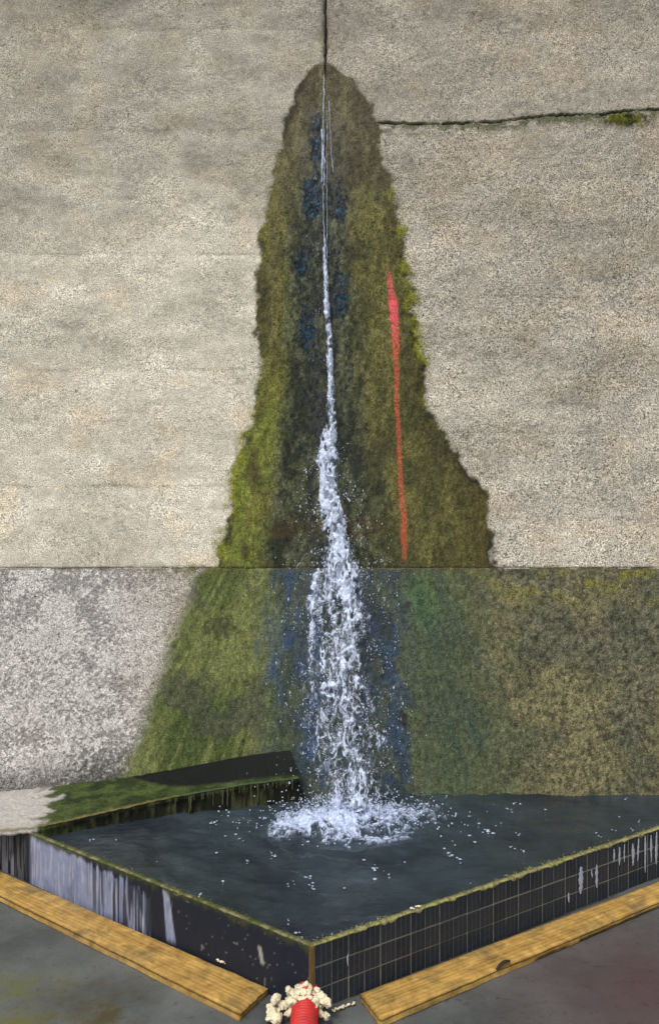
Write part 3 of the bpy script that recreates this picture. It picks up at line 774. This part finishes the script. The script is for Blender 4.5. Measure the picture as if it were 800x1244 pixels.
# ------------------------------------------------------------------ mossy mortar ledge at the left, running down from the wall to the basin corner
def ledge():
    fr = [P(363, 946, 4.06), P(300, 953, 3.99), P(200, 971, 3.87), P(120, 989, 3.74), P(38, 1007, 3.585), P(0, 1010, 3.57), P(-300, 1012, 3.56), P(-900, 1012, 3.56)]
    bk = [P(352, 910, 4.17), P(300, 918, 4.165), P(180, 941, 4.15), P(90, 956, 4.10), P(20, 966, 4.06), P(0, 970, 4.04), P(-300, 972, 4.0), P(-900, 974, 4.0)]
    fr = np.array(fr); bk = np.array(bk)
    tp = np.cumsum(np.r_[0, np.linalg.norm(np.diff(fr, axis=0), axis=1)]); n = 420
    # fine where seen, coarse further left
    q = np.r_[np.linspace(0, tp[5], n-40), np.linspace(tp[5], tp[-1], 41)[1:]]
    Fp = np.stack([np.interp(q, tp, fr[:, i]) for i in range(3)], 1); Bp = np.stack([np.interp(q, tp, bk[:, i]) for i in range(3)], 1)
    m = 56
    t = np.linspace(0, 1, m)
    top = Fp[:, None]*(1-t[None, :, None])+Bp[:, None]*t[None, :, None]
    uu = 400+top[..., 0]/top[..., 1]*FPX
    nz = (fbm(top[..., 0]*40, top[..., 1]*60, 701, 4)-.5)
    top[..., 2] += nz*.010*sm(300, 180, uu)
    rag = (fbm(q*30, q*0, 711, 4)-.5)*.016
    top[:, :, 1] += (rag[:, None]*(1-t)[None])
    # skirt: front face from rounded nose down below the water
    sk = []
    for j, (dy, dz) in enumerate(((.004, -.004), (-.002, -.012), (.006, -.024), (.010, -.05), (.012, -.10), (.012, -.30))):
        r = top[:, 0].copy(); r[:, 1] += dy+(fbm(q*40, q*0+j*.7, 721, 3)-.5)*.006; 
        left = 400+r[:, 0]/r[:, 1]*FPX < 37
        r[:, 1] += np.where(left & (j >= 3), .22, 0); r[:, 2] += np.where(left, max(dz, -.024), dz); sk.append(r)
    sk = np.stack(sk[::-1], 1)
    # back strip to the wall and beyond
    bs = top[:, -1].copy(); bs[:, 1] = DW+.03; bs[:, 2] -= .01
    G = np.concatenate([sk, top, bs[:, None]], 1)
    nr, nc = G.shape[:2]
    T = np.concatenate([np.full(6, -.1), t, [1.0]])[None].repeat(nr, 0); U = 400+G[..., 0]/G[..., 1]*FPX
    wob = fbm(G[..., 0]*14, G[..., 1]*20, 731, 4)
    fine = fbm(G[..., 0]*70, G[..., 1]*90, 741, 3)
    c = mixc(np.broadcast_to(lin(40, 50, 26), T.shape+(3,)), np.broadcast_to(lin(70, 82, 42), T.shape+(3,)), sm(.3, .7, wob))
    c = c*(.6+.8*fine)[..., None]
    c = mixc(c, np.broadcast_to(lin(176, 172, 166), T.shape+(3,))*(.7+.5*fine)[..., None], sm(62, 40, U+T*-12+(wob-.5)*70))
    # near-black area widening to the right
    dark = sm(-.07, .07, T-np.interp(U, [150, 180, 205, 240, 300, 345, 364], [1.12, .72, .42, .24, .16, .13, .10])+(wob-.5)*.12)
    c = mixc(c, lin(20, 22, 22), dark*.98)
    nose = sm(.09, .0, T)*(T >= 0)
    c = mixc(c, lin(118, 108, 66), nose*sm(250, 180, U)*.9)
    c = mixc(c, lin(74, 92, 62), nose*sm(180, 250, U)*.8)
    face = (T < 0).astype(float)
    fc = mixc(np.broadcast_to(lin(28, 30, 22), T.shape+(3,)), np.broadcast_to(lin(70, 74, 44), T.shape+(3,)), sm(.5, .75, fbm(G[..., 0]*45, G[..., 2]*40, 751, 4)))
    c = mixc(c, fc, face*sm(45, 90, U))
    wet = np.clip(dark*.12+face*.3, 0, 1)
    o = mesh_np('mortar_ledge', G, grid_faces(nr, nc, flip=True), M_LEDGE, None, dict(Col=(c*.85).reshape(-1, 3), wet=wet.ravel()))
    # close the right hand end
    me = o.data
    tag(o, 'sloping mossy green ledge between wall and left basin corner, black at its upper end', 'ledge')
    # end cap
    ring = G[0]
    low = ring.copy(); low[:, 2] = -.02; low[:, 0] += .002
    Vc = np.concatenate([ring, low]); k = len(ring)
    Fc = np.array([(i, i+1, k+i+1, k+i) for i in range(k-1)])
    cap = mesh_np('ledge_end', Vc, Fc, M_LEDGE, o, dict(Col=np.tile(lin(26, 28, 22), (2*k, 1)), wet=np.full(2*k, .4)))
    # slimy drips hanging from the nose
    V = []; F = []; CC = []
    rr = random.Random(5)
    sp = [(u+rr.uniform(-4, 4), rr.choice((5, 8, 12, 18, 22))) for u in (212, 228, 236, 243, 246, 262, 268, 276, 286, 292, 302, 308, 316, 322, 330, 338, 344, 352)]+[(rr.uniform(205, 360), rr.uniform(2, 7)) for _ in range(14)]
    Uf = 400+Fp[:, 0]/Fp[:, 1]*FPX
    for u, lpx in sp:
        i = int(np.argmin(np.abs(Uf-u))); p = top[i, 0]; ln = lpx/FPX*p[1]; w0 = rr.uniform(.003, .006)
        for j in range(6):
            tt = j/5; wd = w0*(1-.75*tt)+(.002 if j == 4 else 0); x = p[0]+rr.uniform(-.0015, .0015)
            for a in range(5):
                th = a*2*pi/5; V.append((x+wd*cos(th), p[1]-.006+wd*.7*sin(th), p[2]-.004-ln*tt))
                CC.append(lin(74, 76, 50)*rr.uniform(.6, 1.1))
            if j:
                b = len(V)-10
                for a in range(5): F.append((b+a, b+(a+1) % 5, b+5+(a+1) % 5, b+5+a))
    d = mesh_np('slime_drips', V, F, M_EDGE, o, dict(Col=np.array(CC))); tag(d, kind='stuff')
    # moss blades on the green part
    n = 9000; i = RNG.integers(0, nr-45, n); j = RNG.integers(6, nc-2, n)
    p = G[i, j]; u = U[i, j]; kp = (RNG.random(n) < .9*(1-dark[i, j])*sm(40, 62, u)); p = p[kp]; cc = c[i, j][kp]; n = len(p)
    p = p+RNG.normal(0, .002, (n, 3))*[1, 1, 0]
    ln = RNG.uniform(.002, .005, n); a = RNG.uniform(0, 2*pi, n)
    q2 = p+np.stack([np.cos(a)*ln*.5, np.sin(a)*ln*.5, ln], 1)
    V = np.stack([p-[.0014, 0, .001], p+[.0014, 0, -.001], q2], 1).reshape(-1, 3)
    b = mesh_np('ledge_moss', V, np.arange(3*n).reshape(-1, 3), M_MOSS, o, dict(Col=np.repeat(cc*RNG.uniform(.6, 1.2, (n, 1)), 3, 0)), smooth=False); tag(b, kind='stuff')
ledge()

# ------------------------------------------------------------------ waterfall
fall = empty('waterfall', (JX, DW-.02, ZW))
FO = np.array([JX, DW-.02, ZW])
tag(fall, 'white water spurting from the wall joint and falling into the basin', 'waterfall')
FV = [300, 330, 380, 420, 470, 510, 540, 560, 580, 610, 640, 670, 700, 760, 850, 940, 985]
FC = [394, 395, 397, 400, 402, 402, 398, 397, 398, 401, 406, 410, 410, 411, 413, 424, 428]
FH = [1.8, 3.2, 3.8, 4.2, 4.6, 6, 11, 14, 13, 11, 12, 15, 26, 36, 41, 40, 43]
FD = [.80, .78, .84, .84, .88, .92, .92, .98, 1.0, 1.0, .98, .90,  .44, .30, .34, .35, .42]
def fall_out(v): return .012+.30*np.clip((v-520)/455, 0, 1)**1.7
def sheet(seed, yoff, scale, dens, name):
    sp_px = .52
    us = np.arange(330, 500, sp_px); vs = np.arange(300, 986, sp_px*1.25)
    U, Vv = np.meshgrid(us, vs)
    U = U.astype(np.float32); Vv = Vv.astype(np.float32)
    c = np.interp(Vv, FV, FC); hw = np.interp(Vv, FV, FH)*scale; dn = np.interp(Vv, FV, FD)*dens
    wx = (fbm(U/13, Vv/22, seed, 3)-.5)*12; wy = (fbm(U/13, Vv/22, seed+4, 3)-.5)*12
    lace = 1-np.abs(2*fbm((U+wx)/7.5, (Vv+wy)/15., seed+8, 3, .55)-1)*3.0           # filaments
    lumps = fbm((U+wx)/3.6, (Vv+wy)/6.5, seed+14, 3, .7)
    strand = fbm((U-c)/6.5+50, Vv/90., seed+18, 3)
    breakup = fbm(U/16, Vv/30., seed+22, 3)
    n = .34*lace+.55*lumps+.40*strand+.40*breakup-.04
    x = np.abs(U-c+(fbm(U*0, Vv/16, seed+26, 3)-.5)*hw*.5)/hw
    thr = 1.02-.46*dn+.36*np.where(Vv > 690, .55, 1)*x**2+np.where(x > 1, (x-1)*1.6, 0)
    # side branches of the burst
    for (u0, v0, u1, v1, w0) in ((397, 585, 372, 745, 5.5), (403, 595, 445, 700, 4.0), (396, 560, 384, 700, 3.5), (440, 680, 466, 760, 3.0), (388, 620, 376, 800, 4), (408, 650, 430, 800, 5)):
        t = np.clip((Vv-v0)/(v1-v0), 0, 1); cu = u0+(u1-u0)*t**.8+(fbm(U*0, Vv/10, seed+30, 2)-.5)*6
        thr = thr-.23*np.exp(-((U-cu)/w0)**2)*(Vv > v0)*sm(v1+45, v1-30, Vv)
    e = n-thr
    th = np.sqrt(np.clip(e, 0, .5))*.013
    keepv = e > -.22
    depth = DW-fall_out(Vv)-yoff-(fbm(U/22, Vv/40, seed+34, 3)-.5)*.05*sm(520, 620, Vv)-.010*np.exp(-(x*1.2)**2)
    X = (U-400)/FPX*depth; Z = CAMZ-(Vv-622)/FPX*depth
    F = grid_faces(*U.shape)
    kf = keepv.ravel()[F].sum(1) >= 1
    F = F[kf]
    used = np.unique(F); rm = -np.ones(U.size, int); rm[used] = np.arange(len(used)); F = rm[F]
    X = X.ravel()[used]; Z = Z.ravel()[used]; Y = depth.ravel()[used]; th = th.ravel()[used]; ee = e.ravel()[used]
    n0 = len(used)
    V = np.stack([X, Y-th*1.3, Z], 1)
    o = mesh_np(name, V-FO, F, M_FALLV, fall, dict(thick=np.clip(ee/.17, 0, 1)+.11*sm(-.22, 0, ee)))
    tag(o, kind='stuff')
    return o
sheet(801, .0, 1.0, 1.0, 'water_sheet')
sheet(861, .040, 1.05, .90, 'water_sheet')
sheet(821, -.004, 1.1, .62, 'water_sheet')
# droplets thrown off the fall
def droplets():
    n = 6500
    v = RNG.beta(1.6, 1.2, n)*(985-535)+535
    c = np.interp(v, FV, FC); hw = np.interp(v, FV, FH)
    u = c+RNG.normal(0, .75, n)*np.maximum(hw, np.interp(v, [535, 600, 700], [6, 24, 40]))*np.where(RNG.random(n) < .2, 1.35, 1)
    cl = fbm(u/9, v/14, 901, 3); kp = cl > .47
    u, v = u[kp], v[kp]; n = len(u)
    d = DW-fall_out(v)-RNG.uniform(-.05, .10, n); d = np.minimum(d, DW-.012)
    r = RNG.gamma(1.8, .0006, n)+.0008; r = np.minimum(r, .0048)
    Pn = np.stack([(u-400)/FPX*d, d, CAMZ-(v-622)/FPX*d], 1)
    Pn = Pn[Pn[:, 2] > ZW]; n = len(Pn); r = r[:n]
    V, F = stamps(Pn, np.stack([r, r, r*RNG.uniform(.8, 2.4, n)], 1), 1, .3)
    o = mesh_np('spray_droplets', V-FO, F, M_FALL, fall); tag(o, kind='stuff')
droplets()
# trickle down the open joint above the jet
def trickle():
    V = []; F = []
    def run(pts, w0, seed):
        r = np.random.default_rng(seed); n = int(abs(pts[-1][1]-pts[0][1])/1.2)
        vs = np.linspace(pts[0][1], pts[-1][1], n); us = np.interp(vs, [p[1] for p in pts], [p[0] for p in pts])
        us = us+(fbm(vs/9, vs*0, seed, 3)-.5)*2.4
        wv = w0*(.35+1.5*np.maximum(0, fbm(vs/7, vs*0, seed+3, 3)-.3))
        b0 = len(V)
        for i in range(n):
            y = DW-.010
            for a in range(6):
                th = a*pi/3; V.append((WX(us[i])+wv[i]*cos(th), y-.004+wv[i]*.8*sin(th), WZ(vs[i])))
            if i:
                b = b0+(i-1)*6
                for a in range(6): F.append((b+a, b+(a+1) % 6, b+6+(a+1) % 6, b+6+a))
    run([(393, 92), (393, 160), (394, 226)], .0045, 3)
    run([(391, 158), (392, 190), (391, 222)], .0060, 6)
    run([(399, 124), (401, 160), (404, 210)], .0026, 9)
    run([(397, 150), (397, 300), (399, 460)], .0020, 12)
    run([(394, 286), (395, 312), (396, 345)], .0070, 15)
    run([(392, 225), (393, 260), (394, 300)], .0024, 18)
    o = mesh_np('trickle', np.array(V)-FO, np.array(F), M_CLEAR2, fall)
    # pale beads added to imitate wet glints on the slime beside the joint
    n = 420; u = RNG.normal(388, 12, n); v = RNG.uniform(130, 440, n); kp = fbm(u/8, v/16, 911, 3) > .52; u, v = u[kp], v[kp]; n = len(u)
    r = RNG.uniform(.0012, .0032, n)
    Pn = np.stack([WX(u), np.full(n, DW-.009), WZ(v)], 1)
    Vd, Fd = stamps(Pn, np.stack([r*.8, r, r*RNG.uniform(1, 3, n)], 1), 1, .3)
    d = mesh_np('glint_beads', Vd-FO, Fd, M_CLEAR, fall); tag(d, kind='stuff')
M_CLEAR2 = white_water('trickling_water', (.55, .62, .78), .3, .12)
trickle()

# boiling foam where the fall lands
def splash():
    st = .0032
    xs = np.arange(SPX-.95, SPX+1.0, st); ys = np.arange(SPY-.75, DW-.02, st)
    X, Y = np.meshgrid(xs, ys)
    wx = (fbm(X*14, Y*14, 921, 3)-.5)*.12; wy = (fbm(X*14, Y*14, 925, 3)-.5)*.12
    lace = 1-np.abs(2*fbm((X+wx)*16, (Y+wy)*24, 931, 4, .6)-1)*2.8
    bub = fbm(X*70, Y*75, 941, 3)
    Rr = np.hypot((X-SPX)/.27, (Y-SPY+.03)/.20)
    pa = .86*np.exp(-Rr**2*.9)
    pa = pa+.58*np.exp(-(((X+.14)/.15)**2+((Y-3.78)/.16)**2))+.50*np.exp(-(((X-.48)/.16)**2+((Y-3.93)/.14)**2))+.38*np.exp(-(((X-.14)/.22)**2+((Y-3.55)/.12)**2))+.20*np.exp(-((X-SPX)/.5)**2-((Y-3.78)/.22)**2)
    pa = pa+.24*np.exp(-((X-SPX)/.85)**2-((Y-3.75)/.40)**2)
    e = .46*lace+.42*bub+.80*pa-1.10+.62*(fbm(X*9, Y*10, 951, 3)-.5)
    inside = ((X-CO[0])*nL[0]+(Y-CO[1])*nL[1] < -TH-.012) & ((X-CO[0])*nR[0]+(Y-CO[1])*nR[1] < -TH-.012)
    e = np.where(inside, e, -1)
    h = np.clip(e, 0, .7)**.5*.012*(.4+1.2*bub)+np.clip(pa-.5, 0, 1)*.06*fbm(X*26, Y*26, 961, 4, .6)*(e > 0)
    z = water_z(X, Y)+.002+h
    z = np.where(e > 0, z, z-.001)
    F = grid_faces(*X.shape); kf = (e > 0).ravel()[F].sum(1) >= 1; F = F[kf]
    used = np.unique(F); rm = -np.ones(X.size, int); rm[used] = np.arange(len(used)); F = rm[F]
    V = np.stack([X, Y, z], -1).reshape(-1, 3)[used]
    o = mesh_np('splash_foam', V-FO, F, M_SPLASHV, fall, dict(thick=np.clip(e.ravel()[used]/.30, 0, 1)))
    # leaping drops
    n = 1500; a = RNG.uniform(0, 2*pi, n); rr = np.abs(RNG.normal(0, .17, n))
    x = SPX+np.cos(a)*rr*1.5; y = np.minimum(SPY+np.sin(a)*rr*.8, DW-.03); zz = ZW+.01+RNG.gamma(1.6, .018, n)*np.exp(-rr*3)
    r = RNG.uniform(.0012, .0045, n); Vd, Fd = stamps(np.stack([x, y, zz], 1), np.stack([r*1.2, r, r], 1), 1, .3)
    d = mesh_np('splash_droplets', Vd-FO, Fd, M_SPLASH, fall); tag(d, kind='stuff')
splash()
# drifting flecks of foam on the pool: clusters of tiny flattened bubbles
def flecks():
    Pn = []; S = []
    spots = [(112, 1022, 3.2), (140, 1022, 2.0), (352, 1075, 4), (375, 1068, 4), (376, 1078, 5), (330, 1040, 5), (285, 1000, 5), (262, 998, 5), (300, 990, 4), (258, 1001, 3), (312, 1003, 3),
             (590, 1012, 7), (575, 1024, 3), (622, 1030, 3), (635, 1034, 3), (768, 1010, 3.5), (748, 1010, 3), (727, 1017, 3.5), (775, 998, 3), (545, 1040, 7), (560, 1046, 4), (455, 1058, 6), (470, 1064, 4), (270, 1072, 4), (243, 1090, 3), (350, 1120, 3), (365, 1136, 4), (300, 1048, 3), (292, 1020, 3), (620, 985, 4), (760, 972, 3), (625, 978, 3)]
    for u, v, s in spots:
        d = (CAMZ-ZW)/((v-622)/FPX)
        if d > DW-.03: d = DW-.03
        for _ in range(int(1+s*.8)):
            x = (u-400+random.gauss(0, s*.6))/FPX*d; y = d+random.gauss(0, s*.004); r = random.uniform(.0015, .001+.0009*s)
            Pn.append((x, y, ZW+.004)); S.append((r*1.5, r*1.3, r*.5))
    n = 260; a = RNG.uniform(0, 2*pi, n); rr = .18+RNG.gamma(1.5, .16, n)
    x = SPX+np.cos(a)*rr*1.3; y = SPY+np.sin(a)*rr; kp = (fbm(x*11, y*11, 971, 3) > .54) & (y < DW-.05)
    for X, Y in zip(x[kp], y[kp]):
        q = np.array([X, Y])
        if (q-CO)@nL > -TH-.01 or (q-CO)@nR > -TH-.01: continue
        r = random.uniform(.0015, .0055); Pn.append((X, Y, ZW+.004)); S.append((r*1.7, r*1.3, r*.5))
    V, F = stamps(np.array(Pn), np.array(S), 1, .4)
    o = mesh_np('foam_flecks', V, F, M_SPLASH, None); tag(o, 'small pale flecks of foam drifting on the dark pool', 'foam', kind='stuff')
flecks()

# ------------------------------------------------------------------ timber planks outside the basin
def plank(uv, z_top, thick, label, seed, n=(160, 14)):
    """uv: inner-right, inner-left, outer-left, outer-right top corners as photo pixels, on the plane z_top"""
    c = []
    for u, v in uv:
        d = (CAMZ-z_top)/((v-622)/FPX); c.append(np.array([(u-400)/FPX*d, d, z_top]))
    a, b, cc, dd = c
    cen = (a+b+cc+dd)/4; ang = math.atan2(b[1]-a[1], b[0]-a[0])
    R = np.array([[cos(-ang), -sin(-ang), 0], [sin(-ang), cos(-ang), 0], [0, 0, 1]])
    q = [R@(p-cen) for p in (a, b, cc, dd)]
    ns, nt_ = n
    s = np.linspace(0, 1, ns); t = np.linspace(0, 1, nt_)
    t = (np.sin((t-.5)*pi)*.5+.5)*.6+t*.4
    S, T = np.meshgrid(s, t, indexing='ij')
    # ring of: top grid, then side walls
    top = (q[0][None, None]*(1-S[..., None])*(1-T[..., None])+q[1]*(S*(1-T))[..., None]+q[2]*(S*T)[..., None]+q[3]*((1-S)*T)[..., None])
    r = np.random.default_rng(seed)
    groove = -np.exp(-((T-.80)/.02)**2)*.0022*(fbm(S*6, T*0, 1040+seed, 3) > .45)-np.exp(-((T-.88-.03*S)/.015)**2)*.0014-np.exp(-((T-.35-.1*S)/.012)**2)*.002*(np.abs(S-.2) < .16)
    edge = np.minimum.reduce([S*8, (1-S)*8, T, 1-T])
    top[..., 2] = (fbm(S*30+seed, T*7, 1001+seed, 4)-.5)*.003+groove-.006*np.exp(-edge/.03)+(fbm(S*4, T*1, 1010+seed, 2)-.5)*.004
    top[..., 1] += (fbm(S*40, T*0, 1020+seed, 3)-.5)*.005*(np.abs(T-.5) > .49)
    top[..., 0] += (fbm(T*9, S*0, 1030+seed, 3)-.5)*.010*(np.abs(S-.5) > .499)
    nr, nc = S.shape
    V = [top.reshape(-1, 3)]
    F = [grid_faces(nr, nc)]
    idx = np.arange(nr*nc).reshape(nr, nc)
    loop = np.concatenate([idx[:, 0], idx[-1, 1:], idx[::-1, -1][1:], idx[0, ::-1][1:-1]])
    lv = top.reshape(-1, 3)[loop]
    base = nr*nc; k = len(loop); prev = loop
    for dz, g in ((-.25, .0008), (-.75, .0), (-1.0, -.002)):
        w_ = lv.copy(); w_[:, 2] = lv[:, 2]*(1 if dz > -1 else 0)+dz*thick
        w_[:, :2] *= (1+g*.5)
        V.append(w_); cur = np.arange(base, base+k); base += k
        F.append(np.stack([prev, cur, np.roll(cur, -1), np.roll(prev, -1)], 1)); prev = cur
    V = np.concatenate(V); F = np.concatenate(F)
    # orientation check
    if (F.shape[1] == 4):
        e1 = V[F[0, 1]]-V[F[0, 0]]; e2 = V[F[0, 3]]-V[F[0, 0]]
        if np.cross(e1, e2)[2] < 0: F = F[:, ::-1]
    o = mesh_np('timber_plank', V, F, M_WOOD, None)
    o.location = cen; o.rotation_euler = (0, 0, ang)
    return o
ZP = .027
p1 = plank([(437, 1206), (880, 1040), (890, 1056), (461, 1239)], ZP, ZP, '', 1)
tag(p1, 'yellow-orange wet timber plank on the ground along the gridded right side of the basin', 'plank')
p2 = plank([(325, 1199), (-70, 1027), (-80, 1048), (291, 1231)], ZP, ZP, '', 2)
tag(p2, 'yellow-orange wet timber plank on the ground along the lime-streaked left side of the basin', 'plank')

# curled bark chip lying over the edge of the right plank
def chip():
    c = np.array(P(611, 1172, (CAMZ-.04)/((1172-622)/FPX))); V = []; n = 10
    for i in range(n):
        t = i/(n-1); w_ = .007*math.sin(pi*(.12+.8*t)); x = -.028+.056*t; z = .002+.006*math.sin(pi*t)+.002*t; y = .012*math.sin(t*2.4)-.022+.04*t
        for q, h in ((-1, 0), (-.4, .004), (.4, .004), (1, 0)): V.append((x, y+q*w_, z+h))
    o = mesh_np('bark_chip', V, grid_faces(n, 4), M_BARK, None, smooth=True); o.location = (c[0], c[1], .030)
    m = o.modifiers.new('thickness', 'SOLIDIFY'); m.thickness = .003
    tag(o, 'small dark curled bark chip lying on the edge of the right plank', 'bark')
chip()

# ------------------------------------------------------------------ red corrugated hose and the expanding foam around it
def hose():
    p0 = Vector((-.076, 2.625, .048)); R0 = .041
    path = [p0+Vector((.004, .05, .01)), p0, p0+Vector((-.003, -.10, -.008)), p0+Vector((-.005, -.25, -.022)), p0+Vector((.01, -.6, -.024)), p0+Vector((.1, -1.2, -.024)), p0+Vector((.4, -2.2, -.024))]
    # sample
    P_ = np.array([p[:] for p in path]); tt = np.cumsum(np.r_[0, np.linalg.norm(np.diff(P_, axis=0), axis=1)])
    q = np.arange(0, tt[-1], .0028); c = np.stack([np.interp(q, tt, P_[:, i]) for i in range(3)], 1)
    k = np.ones(15)/15; c2 = c.copy()
    for i in range(3): c2[7:-7, i] = np.convolve(c[:, i], k, 'valid')
    c = c2
    T = np.gradient(c, axis=0); T /= np.linalg.norm(T, axis=1)[:, None]
    side = np.cross(T, [0, 0, 1]); side /= np.linalg.norm(side, axis=1)[:, None]; up = np.cross(side, T)
    na = 28; th = np.linspace(0, 2*pi, na, endpoint=False)
    rad = R0+.0032*np.sin(q/.0125*2*pi)
    V = c[:, None]+rad[:, None, None]*(np.cos(th)[None, :, None]*side[:, None]+np.sin(th)[None, :, None]*up[:, None])
    m = len(q); i = np.arange(m-1)[:, None]*na; j = np.arange(na)[None]
    F = np.stack([i+j, i+na+j, i+na+(j+1) % na, i+(j+1) % na], -1).reshape(-1, 4)
    org = np.array([p0.x, p0.y, 0])
    V = V.reshape(-1, 3)
    V[:, 2] = np.maximum(V[:, 2], .001)
    o = mesh_np('red_hose', V, F, M_RED, None, origin=org)
    tag(o, 'red ribbed drain hose leading out of the front corner of the basin', 'hose')
hose()
def foam():
    cen = Vector((-.080, 2.628, .046)); r = random.Random(9)
    Pn = []; S = []
    for k in range(150):
        a = r.uniform(-.45, pi+.45); rad = .043+r.gauss(0, .006)
        s = r.choice((.004, .005, .007, .010, .012))
        Pn.append((cen.x+rad*cos(a)*1.05, cen.y+r.uniform(-.035, .03), max(.006, cen.z+rad*sin(a)*.95))); S.append((s, s, s*r.uniform(.7, 1.2)))
    for (dx, dy, z, s) in ((-.098, -.02, .026, .024), (-.085, -.04, .022, .018), (-.105, .0, .04, .014), (-.046, .0, .088, .012), (-.050, .0, .100, .009), (-.07, -.01, .05, .016), (.048, -.01, .085, .014), (.058, -.02, .080, .014), (.07, -.03, .07, .016), (.040, -.01, .098, .010), (-.09, -.01, .07, .016), (.02, .0, .100, .009), (.068, -.05, .04, .014), (-.11, -.035, .02, .012)):
        Pn.append((cen.x+dx, cen.y+dy, z)); S.append((s, s, s*.9))
    V, F = stamps(np.array(Pn), np.array(S), 2, .25, 4)
    org = np.array([cen.x, cen.y, 0])
    o = mesh_np('expanding_foam', V, F, M_FOAM, None, origin=org)
    m = o.modifiers.new('merge', 'REMESH'); m.mode = 'VOXEL'; m.voxel_size = .0028; m.use_smooth_shade = True
    tx = bpy.data.textures.new('lumps', 'CLOUDS'); tx.noise_scale = .016
    dm = o.modifiers.new('lumpy', 'DISPLACE'); dm.texture = tx; dm.strength = .022; dm.mid_level = .5
    tag(o, 'lumpy cream expanding foam sealing the red hose to the basin corner', 'foam')
foam()
# crumbs of the same foam
def crumb(name, u, v, z, ru, n, label, seed, elong=1.0):
    r = random.Random(seed); d = (CAMZ-z)/((v-622)/FPX); Pn = []; S = []
    for k in range(n):
        t = (k/(n-1)-.5)*2
        Pn.append((t*ru+r.gauss(0, .002), t*ru*elong+r.gauss(0, .002), r.uniform(0, .004))); s = r.uniform(.002, .006); S.append((s*1.3, s, s*.8))
    V, F = stamps(np.array(Pn), np.array(S), 1, .4, seed)
    o = mesh_np(name, V, F, M_FOAM, None); o.location = ((u-400)/FPX*d, d, z)
    tag(o, label, 'foam'); return o
crumb('foam_smear', 417, 1224, .006, .035, 16, 'thin smear of white foam on the ground between the red hose and the right plank', 3, .6)
crumb('foam_crumb', 504, 1103, ZR+.006, .012, 5, 'white foam crumb sitting on the mossy rim right of the basin corner', 5, .6)
crumb('foam_crumb', 268, 1169, .040, .014, 9, 'pale crumbs of dirt on the inner edge of the left plank', 8, -.7)

scene.render.engine = 'CYCLES'
